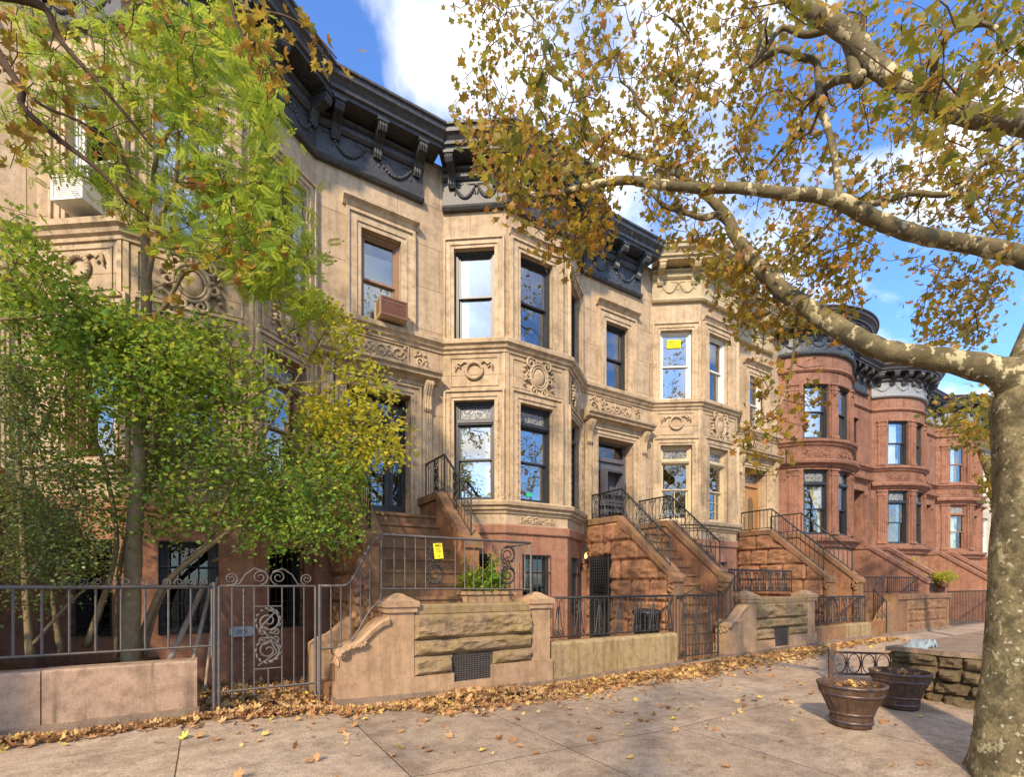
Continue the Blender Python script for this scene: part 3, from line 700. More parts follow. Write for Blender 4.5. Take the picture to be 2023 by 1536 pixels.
def red_house(x0, W, label, bw=3.8, corn='cornice_black', frz='cornice_grey', fm='sash_black', covers={}, p=1.0, k=1.0, detail=True):
    root = thing('brownstone_rowhouse', (x0, YF, 0), label, 'row house', 'attached stone row houses along the street')
    A = Arc(x0, YF, bw, p); K = Fr((x0 + bw, YF), (x0 + W, YF)); w = MB(); b = MB()
    c = A.L / 2; wins = [(c - 1.62, c - .78), (c - .4, c + .4), (c + .78, c + 1.62)]
    kl = K.L; dk = (kl * .5 - .55, kl * .5 + .55); wk = (kl * .5 - .38, kl * .5 + .38)
    for fr, ops in ((A, [(a, e, z, y) for a, e in wins for z, y in ((3.2, 5.3), (6.3, 8.05))]), (K, [(dk[0], dk[1], 2.7, 5.2), (wk[0], wk[1], 6.3, 8.0)])):
        wallpanel(w, fr, 2.7, 9.9, ops); wallpanel(b, fr, -.2, 2.7, [(a + .05, e - .05, .9, 2.1) for a, e in wins] if fr is A else [])
    side_walls(w, x0, x0 + W, None, 9.9)
    w.build('wall', 'redstone', root); b.build('basement_wall', 'brown_smooth', root)
    pts = [A.pt(A.L * i / 16, 9.91, 0) for i in range(17)] + [(x0 + W, YF, 9.91), (x0 + W, 20, 9.91), (x0, 20, 9.91)]
    rf = MB(); rf.add(pts, [tuple(range(len(pts)))]); rf.build('roof', 'roof_tar', root)
    segs = [(A, 0, A.L), (K, 0, K.L)]; fA = pathfn([segs[0]]); fK = pathfn([segs[1]])
    profs = {'sill_course': [(-.02, 6.05), (.05, 6.07), (.09, 6.13), (.15, 6.17), (.16, 6.25), (-.02, 6.28)],
             'ledge': [(-.02, 5.36), (.05, 5.37), (.10, 5.42), (.2, 5.48), (.22, 5.56), (.18, 5.6), (-.02, 5.64)],
             'base_course': [(-.02, 2.78), (.08, 2.8), (.12, 2.88), (.24, 2.98), (.26, 3.08), (-.02, 3.14)],
             'belt_course': [(-.02, 8.42), (.04, 8.43), (.09, 8.48), (.07, 8.54), (-.02, 8.56)]}
    for nm, pr in profs.items():
        m = MB(); m.sweep(fA, pr)
        if nm != 'base_course' and nm != 'ledge': m.sweep(fK, pr)
        m.build(nm, 'redstone_trim', root)
    pil = MB(); cut = [(.1, wins[0][0]), (wins[0][1], wins[1][0]), (wins[1][1], wins[2][0]), (wins[2][1], A.L - .1)]
    for a, e in cut:
        q = (a + e) / 2; h = min(.13, (e - a) / 2 - .02)
        for z0, z1 in ((3.2, 5.3), (6.3, 8.05)):
            pil.fb(A, q - h, q + h, z0, z1, -.01, .04); pil.fb(A, q - h - .03, q + h + .03, z1 - .2, z1 - .14, -.01, .06); pil.fb(A, q - h - .04, q + h + .04, z1 - .04, z1 + .02, -.01, .08)
            pil.fb(A, q - h - .03, q + h + .03, z0, z0 + .1, -.01, .06)
            for j in range(4): r = q - h + .035 + j * (2 * h - .07) / 3; pil.fb(A, r - .01, r + .01, z0 + .14, z1 - .24, .035, .055)
            for j in range(5): pil.blob(A, q - h + 2 * h * (j + .5) / 5, z1 - .09, .03, .025, .04, .03, 6)
    pil.build('pilaster', 'redstone_trim', root)
    for a, e in wins: cv = MB(); panel_border(cv, A, a - .04, e + .04, 5.68, 6.02, .015, .015); scrollwork(cv, A, a, e, 5.7, 6.0, .012, int(x0 + a), .016); cv.build('scroll_carving', 'redstone_trim', root)
    cv = MB()
    panel_border(cv, K, dk[0] - .1, dk[1] + .1, 5.75, 6.02, .015, .015); scrollwork(cv, K, dk[0] - .06, dk[1] + .06, 5.77, 6.0, .012, 3, .016); cv.build('scroll_carving', 'redstone_trim', root); cv = MB()
    scrollwork(cv, K, dk[0] - .06, dk[1] + .06, 5.3, 5.48, .03, 7, .014)
    cv.build('scroll_carving', 'redstone_trim', root)
    d = MB()
    for q in (dk[0] - .13, dk[1] + .13):
        d.fb(K, q - .11, q + .11, 2.7, 5.2, -.01, .1); d.fb(K, q - .13, q + .13, 5.02, 5.2, .09, .14)
        for j in range(3): d.fb(K, q - .07 + j * .055, q - .05 + j * .055, 2.95, 4.95, .09, .12)
        for j in range(4): d.blob(K, q - .08 + j * .055, 5.1, .13, .03, .05, .04, 6)
    d.fb(K, dk[0] - .27, dk[1] + .27, 5.2, 5.52, -.01, .12)
    d.sweep([(lambda o, z, q=q: K.pt(q, z, o)) for q in (dk[0] - .38, dk[1] + .38)], [(-.01, 5.52), (.14, 5.52), (.2, 5.57), (.3, 5.6), (.32, 5.67), (-.01, 5.73)])
    d.build('door_hood', 'redstone_trim', root)
    for i, (a, e) in enumerate(wins):
        window(root, A, a, e, 3.2, 5.3, fm, 4.85, covers.get(('p', i)), 'glass_dim')
        window(root, A, a, e, 6.3, 8.05, fm, None, covers.get(('u', i)))
        bw_ = window(root, A, a + .05, e - .05, .9, 2.1, 'sash_black', None, None, 'glass_dark', o=-.12)
    window(root, K, wk[0], wk[1], 6.3, 8.0, fm, None, covers.get(('u', 3)))
    make_door(root, K, dk, 2.7, 5.2, 'dark')
    n = int(A.L / .42)
    cornice(root, [(A, 0, A.L)], corn, [(A, 0, A.L)], [(A, A.L * (i + .5) / n) for i in range(n)], k=k, fr_mat=frz, swags=[(A, A.L * (i + .5) / 6, .5) for i in range(6)])
    cornice(root, [(K, 0.02, K.L)], corn, [(K, 0.02, K.L - .4)], [(K, K.L * (i + .5) / 5) for i in range(5)], k=.95, fr_mat=frz)
    return root, (A, K)
# ---------------------------------------------------------------- houses
H = {}
HM = tan_house(-1.95 - 5.94, 'limestone house cut off by the left edge of the photo, behind the shrubs', door='dark')
H0 = tan_house(-1.95, 'limestone house behind the yellow green trees, with tall black glazed double doors', wl=(.44, 1.15), up='sash_white', parlour='sash_brown', door='grille',
               covers={('ug', 3): 'glass_dim', ('pg', 1): 'glass_dim', ('um', 3): 'sash_brown', ('u', 3): ('blind', 'blind', .0, .85), ('u', 0): ('blind', 'blind', .1, 1), ('p', 1): ('curtain', 'curtain_cream', 0, 1), ('p', 2): ('curtain', 'curtain_cream', .5, 1), ('u', 1): ('blind', 'blind', .3, 1)})
H1 = tan_house(3.99, 'limestone house in the middle with black window frames and dark slate grey door', door='slate', corn2='cornice_blue', covers={('u', 3): ('blind', 'blind', .6, 1), ('u', 0): ('curtain', 'blind', .0, .3), ('p', 0): ('curtain', 'curtain_cream', .75, 1)})
H2 = tan_house(9.93, 'limestone house with peeling cream cornice, white upper windows and an oak door', up='sash_white', parlour='sash_cream', corn='cornice_cream', door='oak',
               covers={('pg', 0): 'glass_dim', ('pb', 0): 1, ('pb', 1): 2, ('u', 1): ('blind', 'blind', .55, 1), ('u', 3): ('curtain', 'blind', 0, .4)})
H3 = red_house(15.87, 6.55, 'red brown rowhouse with round bay, heavy black cornice and tied cream curtains', p=1.15, k=1.12, frz='cornice_blue',
               covers={('p', 0): ('tied', 'curtain_cream', .3, 1), ('p', 1): ('tied', 'curtain_cream', 0, .6), ('u', 0): ('curtain', 'blind', 0, 1), ('u', 1): ('curtain', 'curtain_cream', .5, 1)})
H4 = red_house(22.44, 6.5, 'red brown rowhouse with round bay under pale grey garland frieze, second of the red row', bw=3.7, covers={('u', 0): ('curtain', 'blind', 0, .6), ('u', 1): ('blind', 'blind', .4, 1), ('u', 3): ('blind', 'blind', .3, 1)})
H5 = red_house(28.96, 6.5, 'farthest red brown rowhouse with green curtained windows, beside the big tree trunk', bw=3.7, fm='redstone_trim',
               covers={('u', 0): ('curtain', 'curtain_green', 0, 1), ('u', 1): ('curtain', 'curtain_green', 0, 1), ('p', 0): ('curtain', 'curtain_green', 0, 1)})
# far cream building past the red row
fb = thing('townhouse', (35.6, YF, 0), 'pale cream building seen in the gap between the last red house and the tree trunk', 'building')
w = MB(); fr = Fr((35.6, YF + .3), (60, YF + .3)); ops = [(1 + 2.6 * i, 2.0 + 2.6 * i, z, z + 1.9) for i in range(8) for z in (3.4, 6.6)]
wallpanel(w, fr, 0, 9.3, ops); w.box(35.6, 35.9, YF + .32, 20, 0, 9.3); w.build('wall', 'cream_far', fb)
for a, e, c, d in ops[:8]: window(fb, fr, a, e, c, d, 'sash_white')
w = MB(); w.sweep([(lambda o, z, q=q: fr.pt(q, z, o)) for q in (-.3, 24)], [(-.02, 9.0), (.1, 9.05), (.2, 9.4), (.6, 9.5), (.65, 9.8), (-.02, 9.9)]); w.build('cornice', 'cornice_grey', fb)

# ---------------------------------------------------------------- stoops
def railing(name, parent, pts, h, mat='iron_black', spacing=.115, style='plain', base=.07, posts=True, seed=1):
    """railing along a polyline of (x,y,z) feet; parts: top_rail, bottom_rail, balusters"""
    P3 = [Vector(p) for p in pts]
    m = MB(); m.tube([p + Vector((0, 0, h)) for p in P3], .021, 6, 0); m.build('top_rail', mat, parent)
    m = MB(); m.tube([p + Vector((0, 0, base)) for p in P3], .012, 4, 0); m.build('bottom_rail', mat, parent)
    run = 0
    for a, b in zip(P3, P3[1:]):
        Lh = math.hypot(b.x - a.x, b.y - a.y); n = max(1, round(Lh / spacing))
        fr = Fr((a.x, a.y), (b.x, b.y)); sl = (b.z - a.z) / Lh
        for i in range(n + 1):
            s = Lh * i / n; z = a.z + sl * s
            m = MB()
            end = i in (0, n)
            if style == 'plain' or end: m.tube([fr.pt(s, z + base * (0 if end else 1), 0), fr.pt(s, z + h, 0)], .016 if end else .0105, 4)
            elif style == 'diamond':
                m.tube([fr.pt(s, z + base, 0), fr.pt(s, z + h, 0)], .0095, 4)
                if i % 3 == 1:
                    w = spacing * .95; d = sl * w
                    for sg in (-1, 1):
                        m.tube([fr.pt(s - w, z - d + (h * .97 if sg > 0 else base), 0), fr.pt(s, z + (base + h) / 2, .01), fr.pt(s - w * .1, z + (base + h) / 2, .01), fr.pt(s + w, z + d + (base if sg > 0 else h * .97), 0)], .009, 4)
                    for k in (-.5, .5): spiral(fr, m, s + k * spacing, z + base + .05 + sl * k * spacing, .035, 1.2, 0, 1, .008, 0, 9); spiral(fr, m, s + k * spacing, z + h - .06 + sl * k * spacing, .035, 1.2, 0, -1, .008, 0, 9)
            elif style == 'lyre':
                k = i % 4
                if k == 0:
                    for q in range(8):
                        zz = z + base + (h - base) * q / 8; m.tube([fr.pt(s, zz, .003), fr.pt(s + .004, zz + (h - base) / 16, -.003), fr.pt(s, zz + (h - base) / 8, .003)], [.006, .011, .006], 4)
                elif k == 2:
                    for sg in (-1, 1):
                        m.tube([fr.pt(s + sg * .1, z + base + .02, 0), fr.pt(s + sg * .05, z + h * .5, 0), fr.pt(s + sg * .012, z + h - .05, 0)], .0095, 4)
                        spiral(fr, m, s + sg * .055, z + base + .06, .05, 1.4, math.pi / 2, sg, .009, 0, 14)
                        spiral(fr, m, s + sg * .05, z + h - .05, .03, 1.2, -math.pi / 2, sg, .008, 0, 10)
                    m.tube([fr.pt(s, z + base, 0), fr.pt(s, z + h * .8, 0)], [.01, .019], 4)
                else: m.tube([fr.pt(s, z + base, 0), fr.pt(s, z + h, 0)], .009, 4)
            elif style == 'scrollpanel':
                if i % 8 == 4:
                    fr2 = fr
                    for q in range(5):
                        zc = z + base + (h - base) * (q + .5) / 5
                        spiral(fr2, m, s + .0, zc, (h - base) / 10 + .03, 1.5, q, 1 if q % 2 else -1, .014, 0, 14)
                        for j in range(3): m.blob(fr2, s + random.uniform(-.07, .07), zc + random.uniform(-.05, .05), 0, .022, .018, .015, 6)
                    for sg in (-1, 1): m.tube([fr.pt(s + sg * spacing * .85, z + base + sl * sg * spacing, 0), fr.pt(s + sg * spacing * .85, z + h + sl * sg * spacing, 0)], .007, 4)
                elif i % 8 in (3, 5): continue
                else: m.tube([fr.pt(s, z + base, 0), fr.pt(s, z + h, 0)], .008, 4)
            m.build('post' if end else 'baluster', mat, parent)

def scroll_profile(xa, xb, zt, zs, zb, n=10):
    """S shaped scroll-top cheek outline from tip xa (height zt) to xb (height zs)"""
    top = []
    for i in range(n + 1):
        k = i / n; sm = k * k * (3 - 2 * k); top.append((xa + (xb - xa) * k, zt + (zs - zt) * sm + .05 * math.sin(math.pi * min(1, k * 3)) * (1 if k < .34 else 0)))
    return top
def stoop(x0, x1, label, rockm='brown_rock', smooth='brown_dark', ypk=8.0, zpk=3.12, ybot=6.56, zbot=1.9, zplat=2.83, style='plain', door=False, seed=1, split_flight=False, rail=True, plain_side=False, newel=True, rmat='iron_black'):
    root = thing('stoop', (x0, YF - 1.3, 0), label, 'stoop', 'front stoops of the row houses')
    sl = (zpk - zbot) / (ypk - ybot); t = .24
    top = lambda y: zpk if y >= ypk else zpk - (ypk - y) * sl
    for nm, xa, xb, outer in (('cheek_wall', x0, x0 + t, -1), ('cheek_wall', x1 - t, x1, 1)):
        m = MB(); pr = [(YF - .02, -.1), (YF - .02, zpk - .12), (ypk, zpk - .12), (ybot, zbot - .12), (ybot, -.1)]
        m.prism(pr, xa, xb, 'x', 1 if plain_side else 0)
        if outer == -1 and not plain_side:
            fr = Fr((xa, YF - .03), (xa, ybot)); tf = lambda s: top(YF - .03 - s) - .14
            ashlar(m, fr, 0, fr.L, -.05, zpk - .14, .46, .85, .012, .075, seed, tf, (.14, .8, 0, 2.25) if door else None)
        ck = m.build(nm, [rockm, 'brown_smooth'], root)
        cp = MB(); pts = [(YF - .02, zpk), (ypk, zpk), (ybot - .03, zbot - .02)]
        cp.prism([(YF - .02, zpk - .13), (YF - .02, zpk), (ypk - .02, zpk), (ybot - .04, zbot - .02), (ybot - .04, zbot - .15), (ypk, zpk - .13)], xa - .045, xb + .045, 'x')
        cp.build('coping', smooth, ck)
        if newel:
            nw = MB(); nw.box(xa - .03, xb + .03, ybot - .16, ybot - .041, -.1, zbot - .25)
            nw.prism([(ybot - .2, zbot - .25), (ybot - .2, zbot - .16), (ybot - .14, zbot - .1), (ybot - .041, zbot - .06), (ybot - .041, zbot - .25)], xa - .06, xb + .06, 'x')
            for j in range(10): nw.blob(Fr((xa - .03, ybot), (xa - .03, ybot - .16)), random.uniform(.03, .14), zbot - .2 - random.uniform(0, .25), 0, .04, .04, .05, 6)
            nw.build('newel_post', smooth, root)
    st = MB(); xa, xb = x0 + t, x1 - t; y = ypk + .12; z = zplat
    st.box(xa, xb, y, YF - .001, 0, z); st.box(xa, xb, y - .03, y, z - .05, z)
    n = 14; h = zplat / n
    treads = [.2] * 5 + [.06] * 9 if not split_flight else [.2] * 7
    for i, d in enumerate(treads):
        z -= h; st.box(xa, xb, y - d, y - .0005, 0, z); st.box(xa - .0, xb, y - d - .025, y - d, z - .045, z); y -= d
    st.build('steps', smooth, root)
    if door:
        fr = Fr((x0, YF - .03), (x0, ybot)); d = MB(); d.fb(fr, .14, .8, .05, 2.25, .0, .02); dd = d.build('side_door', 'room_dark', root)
        g = MB()
        for i in range(9): a = .17 + .6 * i / 8; g.tube([fr.pt(a, .08, .06), fr.pt(a, 2.22, .06)], .007, 4)
        for j in range(34):
            zz = .12 + j * .062; g.tube([fr.pt(.17 + .6 * i / 16, zz + (.02 if i % 2 else -.02), .062) for i in range(17)], .006, 4)
        for q in (.15, .79): g.tube([fr.pt(q, .05, .06), fr.pt(q, 2.25, .06)], .014, 4)
        g.fb(fr, .3, .66, 1.42, 1.6, .065, .08, 0); g.build('door_grille', 'iron_black', dd)
    if rail:
        for xc in (x0 + t / 2, x1 - t / 2):
            rr = bpy.data.objects.new('handrail', None); COL.objects.link(rr); rr.parent = root; rr.location = (xc - x0, 0, zpk)
            railing('handrail', rr, [(xc, YF - .06, zpk), (xc, ypk, zpk), (xc, ybot + .05, zbot + .02)], .68 if zpk > 3.2 else .6, rmat, .12 if style != 'diamond' else .11, style)
    return root

s0 = stoop(1.86, 3.72, 'brown stone stoop with black scroll railings, leading to the tall black glazed doors', ypk=8.07, zpk=3.24, ybot=6.98, zbot=2.33, style='scrollpanel', split_flight=True, seed=3, newel=False, rockm='brown_rock')
# low landing and side flight of that stoop
m = MB(); m.box(1.96, 4.3, 6.5, 6.95, -.1, 1.3); m.box(1.93, 4.33, 6.501, 6.94, 1.24, 1.302); m.box(3.75, 4.3, 6.951, 7.2, -.1, 1.28)
m.build('landing', 'brown_dark', s0)
m = MB()
for i in range(5): m.box(1.96 - .13 * (i + 1), 1.96 - .13 * i - .001, 6.5, 7.1, -.1, 1.3 - .2 * (i + 1))
m.build('side_steps', 'brown_dark', s0)
m = MB(); tp = scroll_profile(1.2, 1.95, .78, 1.25, 0); m.prism([(1.2, -.1)] + tp + [(1.95, -.1)], 7.1, 7.34); m.build('scroll_cheek', 'wall_stone', s0)
m = MB(); m.box(1.72, 1.98, 6.96, 7.24, -.1, 1.72)
for j in range(26): m.blob(Fr((1.72, 6.96), (1.98, 6.96)), random.uniform(.02, .24), random.uniform(.9, 1.8), 0, .06, .07, .06, 6)
m.build('newel_post', 'brown_dark', s0)
s1 = stoop(7.7, 9.52, 'rock faced brown stoop with lattice rails and iron side door, under the slate grey door', ypk=7.95, style='diamond', door=True, seed=5)
s2 = stoop(13.64, 15.45, 'rock faced brown stone stoop with plain black rails, leading to the oak door', ypk=8.0, zpk=3.16, seed=9, style='plain')
s3 = stoop(20.15, 22.0, 'smooth red stone stoop without handrails, third from the left of the photo centre', ypk=8.15, zpk=3.0, ybot=6.5, zbot=1.78, seed=11, rail=False, plain_side=True, smooth='redstone_trim', rockm='brown_smooth', newel=False, zplat=2.7)
s4 = stoop(26.7, 28.5, 'dark brown stoop with smooth sides beside the farthest garden fence', ypk=8.15, zpk=3.0, ybot=6.5, zbot=1.78, seed=12, rail=False, plain_side=True, smooth='redstone_trim', rockm='brown_smooth', newel=False, zplat=2.7)
s5 = stoop(33.2, 35.0, 'farthest stoop, half hidden behind the big tree trunk', ypk=8.15, zpk=3.0, ybot=6.5, zbot=1.78, seed=13, rail=False, plain_side=True, smooth='redstone_trim', rockm='brown_smooth', newel=False, zplat=2.7)
sm_ = stoop(-4.1, -2.3, 'leftmost stoop hidden behind the dark shrubs', seed=14, rail=False)

# ---------------------------------------------------------------- front walls
def footing(root, x0, x1, y0=YW - .05, y1=YW + .32, h=.1):
    m = MB(); n = max(2, int((x1 - x0) / .4)); vs = []
    for i in range(n + 1):
        x = x0 + (x1 - x0) * i / n; g = gz(x); vs += [(x, y0, g - .3), (x, y0, g + h), (x, y1, g + h), (x, y1, g - .3)]
    fs = [(4 * i + k, 4 * i + 4 + k, 4 * i + 4 + (k + 1) % 4, 4 * i + (k + 1) % 4) for i in range(n) for k in range(4)] + [(0, 1, 2, 3), (4 * n + 3, 4 * n + 2, 4 * n + 1, 4 * n)]
    m.add(vs, fs); m.build('footing', 'footing', root)
def rounded_wall(mb, x0, x1, y0, y1, z0, z1, r=.035):
    mb.prism([(y0, z0), (y0, z1 - r), (y0 + r * .4, z1 - r * .4), (y0 + r, z1), (y1 - r, z1), (y1, z1 - r), (y1, z0)], x0, x1, 'x')
def pier(root, x0, x1, z0, zc, zt, mat='wall_stone'):
    m = MB(); m.box(x0, x1, YW, YW + .3, z0, zc - .07); p = m.build('pier', mat, root)
    m = MB(); e = .035; m.box(x0 - e, x1 + e, YW - e, YW + .3 + e, zc - .07, zc); e = .06
    m.box(x0 - e, x1 + e, YW - e, YW + .3 + e, zc + .001, zc + .07)
    cx, cy = (x0 + x1) / 2, YW + .15; hx, hy = (x1 - x0) / 2 + e, .15 + e; rings = [(1, 0.071), (.8, .09), (.5, .13), (.22, .17), (.08, .18)]
    vs = [(cx + sx * hx * k, cy + sy * hy * k, zc + z) for k, z in rings for sx, sy in ((-1, -1), (1, -1), (1, 1), (-1, 1))]
    fs = [(4 * i + k, 4 * i + (k + 1) % 4, 4 * i + 4 + (k + 1) % 4, 4 * i + 4 + k) for i in range(4) for k in range(4)] + [(16, 17, 18, 19)]
    m.add(vs, fs); m.build('pier_cap', mat, p)
def landing_wall(root, xs, xp, xe, zb, ztop, vent, seed=0, zpl=.37, pw=.34):
    """xs scroll tip, xp first pier, xe outer edge of the last pier"""
    fr = Fr((xs, YW + .012), (xe, YW + .012)); y1 = YW + .3
    m = MB(); m.box(xs - .04, vent[0], YW - .03, y1 + .03, zb, zpl); m.box(vent[0], vent[1], YW - .03, y1 + .03, zb, vent[2]); m.box(vent[1], xe + .03, YW - .03, y1 + .03, zb, zpl + .06); m.build('plinth', 'wall_stone', root)
    m = MB(); tp = scroll_profile(xs, xp, .74, 1.14, 0)
    m.prism([(xs, zpl + .001)] + tp + [(xp, zpl + .001)], YW + .0, y1)
    sc = m.build('scroll_cheek', 'wall_stone', root)
    m = MB(); f3 = [(lambda o, z, a=a, b=b: (a, YW + .15 + o, b + z)) for a, b in tp]
    m.tube([(xs + .03, YW - .045, .745), (xs + .03, YW + .345, .745)], .07, 12); m.sweep(f3, [(-.19, -.06), (-.2, .0), (-.16, .035), (.16, .035), (.2, 0), (.19, -.06)]); 
    fz = Fr((xs - .02, YW - .045), (xp, YW - .045))
    for j in range(16): k = j / 15; m.blob(fz, .02 + .3 * k, .73 + .1 * math.sin(k * 3) * (1 - k) + .02 * random.random() + (.12 * k * k), .0, .022, .022, .03, 6)
    for j in range(8): m.blob(Fr((xs - .01, YW + .3), (xs - .01, YW)), .03 + .035 * j, .6 + .08 * random.random(), .0, .03, .05, .03, 6)
    m.build('scroll_coping', 'wall_stone', sc)
    pier(root, xp, xp + pw, zpl + .001, ztop - .06, 0); pier(root, xe - pw, xe, zpl + .061, ztop - .06, 0)
    a0, a1 = xp + pw - xs, xe - pw - xs; zt = ztop - .16; H_ = (zt - zpl) / 3
    m = MB(); rock(m, fr, a0, a1, zpl + 1.75 * H_, zt, .0, .085, .024, seed + 1); rock(m, fr, a0, a1, zpl + .95 * H_, zpl + 1.72 * H_, .0, .095, .024, seed + 2)
    va, vb = vent[0] - xs, vent[1] - xs
    rock(m, fr, a0, va, zpl, zpl + .92 * H_, 0, .08, .024, seed + 3); rock(m, fr, vb + .04, a1, zpl + .06, zpl + .92 * H_, 0, .08, .024, seed + 4)
    m.box(xp + pw, xe - pw, YW + .06, y1, vent[2], zt); m.build('rock_panel', 'wall_rock', root)
    m = MB(); rounded_wall(m, xp + pw + .02, xe - pw - .02, YW - .0, y1 + .02, zt, ztop - .03); m.build('coping', 'wall_rock', root)
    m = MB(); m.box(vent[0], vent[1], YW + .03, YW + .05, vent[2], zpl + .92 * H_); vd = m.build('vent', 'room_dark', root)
    m = MB(); n = int((vent[1] - vent[0]) / .025)
    for i in range(n + 1): x = vent[0] + (vent[1] - vent[0]) * i / n; m.tube([(x, YW + .015, vent[2]), (x, YW + .015, zpl + .92 * H_)], .0035, 4)
    for i in range(14): z = vent[2] + (zpl + .92 * H_ - vent[2]) * i / 13; m.tube([(vent[0], YW + .012, z), (vent[1], YW + .012, z)], .0035, 4)
    m.build('vent_grille', 'iron_grey', vd)
    footing(root, xs - .06, xe + .05)

w1 = thing('landing_wall', (1.34, YW, 0), 'mossy stone wall with two capped piers, scroll end and a mesh vent, in front of the planter landing', 'stone wall')
landing_wall(w1, 1.38, 1.99, 4.56, .06, 1.36, (2.9, 3.5, .24), 1)
w2 = thing('landing_wall', (9.05, YW, 0), 'brown stone wall with rock faced blocks, scroll end and grey vent, right of the lattice iron gate', 'stone wall')
landing_wall(w2, 9.1, 9.74, 12.5, .08, 1.34, (10.75, 11.35, .2), 20)
w3 = thing('landing_wall', (17.0, YW, 0), 'dark stained stone wall with sloped left end, behind the small iron plant guard', 'stone wall')
m = MB(); m.prism([(16.3, .1), (16.3, .55), (16.5, .75), (17.1, 1.1), (17.2, 1.3), (17.2, .1)], YW, YW + .3); m.build('scroll_cheek', 'brown_dark', w3)
m = MB(); m.box(17.201, 21.2, YW + .02, YW + .3, .1, 1.15); fr = Fr((17.2, YW + .01), (21.2, YW + .01)); ashlar(m, fr, .6, 3.6, .1, 1.15, .36, 1.4, .01, .05, 4); m.build('rock_panel', 'brown_dark', w3)
m = MB(); rounded_wall(m, 17.15, 21.3, YW - .04, YW + .36, 1.151, 1.3); m.build('coping', 'brown_dark', w3)
footing(w3, 16.2, 21.3)
lw = thing('low_wall', (-3, YW, 0), 'pinkish cement wall with dark streaks below the bent iron fence at the left edge', 'low wall')
m = MB(); rounded_wall(m, -4.2, -1.32, YW, YW + .26, .1, .785, .02); rounded_wall(m, -1.31, -.09, YW - .002, YW + .262, .1, .79, .02); m.build('wall_body', 'cement_pink', lw); footing(lw, -4.2, -.07)
lw2 = thing('low_wall', (4.6, YW, 0), 'yellow mossy cement wall with rounded top below the scrolled iron fence', 'low wall')
m = MB(); rounded_wall(m, 4.62, 7.56, YW + .02, YW + .28, -.1, .68, .05); m.build('wall_body', 'cement_mossy', lw2); footing(lw2, 4.6, 7.62)
lw3 = thing('low_wall', (12.6, YW, 0), 'brown and tan cement wall under the short black fence, left of the open steps', 'low wall')
m = MB(); rounded_wall(m, 12.56, 14.1, YW + .02, YW + .28, 0, .55, .03); m.build('wall_body', 'brown_dark', lw3)
m = MB(); rounded_wall(m, 14.101, 15.5, YW + .022, YW + .282, 0, .553, .04); m.build('wall_body', 'cement_mossy', lw3); footing(lw3, 12.56, 15.5)
# open steps between the third low wall and the dark landing wall
st = thing('entrance_steps', (15.6, YW + .2, 0), 'brown stone steps climbing inward between the short black fence and the dark wall', 'steps')
m = MB()
for i in range(6): m.box(15.55, 17.6, YW + .1 + .17 * i, YW + .27 + .17 * i - .001, 0, .15 + .19 * (i + 1)); 
m.build('tread', 'brown_dark', st)

# ---------------------------------------------------------------- iron fences and gates
F1 = Fr((0, YW + .12), (1, YW + .12))
f = thing('iron_fence', (-4, YW + .12, .8), 'grey iron bar fence with small scrolls on top of the pinkish wall', 'fence')
railing('f', f, [(-4.1, YW + .12, .8), (.05, YW + .12, .8)], .77, 'iron_grey', .2, 'plain', .12)
m = MB()
for i in range(11):
    x = -1.15 + i * .112; spiral(F1, m, x, 1.62, .045, 1.5, -math.pi / 2, 1 if i % 2 else -1, .006, 0, 14)
m.build('scroll_cresting', 'iron_grey', f)
m = MB(); m.tube([(.07, YW + .12, .12), (.07, YW + .12, 1.62)], .024, 4); m.build('post', 'iron_grey', f)
g = thing('iron_gate', (.1, YW + .12, .28), 'grey wrought iron gate with big looping scrolls on top and a leafy centre panel', 'gate')
m = MB()
for x in (.115, 1.12): m.tube([(x, YW + .12, .26), (x, YW + .12, 1.58)], .016, 4)
for z in (1.575, .4): m.tube([(.115, YW + .12, z), (1.12, YW + .12, z)], .013, 4)
m.build('gate_frame', 'iron_grey', g)
for i, x in enumerate((.24, .35, .46, .75, .88, .99)):
    m = MB()
    if i == 1:
        for q in range(20): z = .35 + q * .06; m.tube([(x, YW + .12, z), (x + .005, YW + .117, z + .03), (x, YW + .12, z + .06)], [.007, .012, .007], 4)
    else: m.tube([(x, YW + .12, .33), (x, YW + .12, 1.57)], .008, 4)
    m.build('baluster', 'iron_grey', g)
for z, za, zb in ((1.34, 1.34, 1.57), (.62, .33, .62)): m = MB(); m.tube([(.46, YW + .12, z), (.75, YW + .12, z)], .01, 4); m.tube([(.605, YW + .12, za), (.605, YW + .12, zb)], .008, 4); m.build('crossbar', 'iron_grey', g)
m = MB()
for cz, sg in ((1.17, 1), (.83, -1)):
    spiral(F1, m, .605, cz, .13, 1.7, math.pi / 2 * sg, -sg, .014, .0, 30); spiral(F1, m, .55, cz - sg * .12, .06, 1.3, 0, sg, .010, .005, 16); spiral(F1, m, .68, cz - sg * .13, .05, 1.3, math.pi, -sg, .010, .005, 16)
    for q in range(13):
        th = q * .48; m.tube([F1.pt(.605 + .125 * math.cos(th), cz + .13 * math.sin(th), 0), F1.pt(.605 + .135 * math.cos(th + .25), cz + .15 * math.sin(th + .25), .004), F1.pt(.605 + .112 * math.cos(th + .5), cz + .165 * math.sin(th + .5), 0)], [.012, .013, .003], 5)
m.tube([F1.pt(.5, .66, 0), F1.pt(.7, .8, 0), F1.pt(.6, 1.0, 0), F1.pt(.52, 1.1, 0), F1.pt(.7, 1.3, 0)], .012, 5)
m.build('leaf_panel', 'iron_grey', g)
m = MB()
for cx, sg, r in ((.23, -1, .07), (.52, -1, .09), (.71, 1, .09), (1.02, 1, .07)):
    spiral(F1, m, cx, 1.59 + r, r, 1.8, -math.pi / 2, -sg, .009, 0, 30)
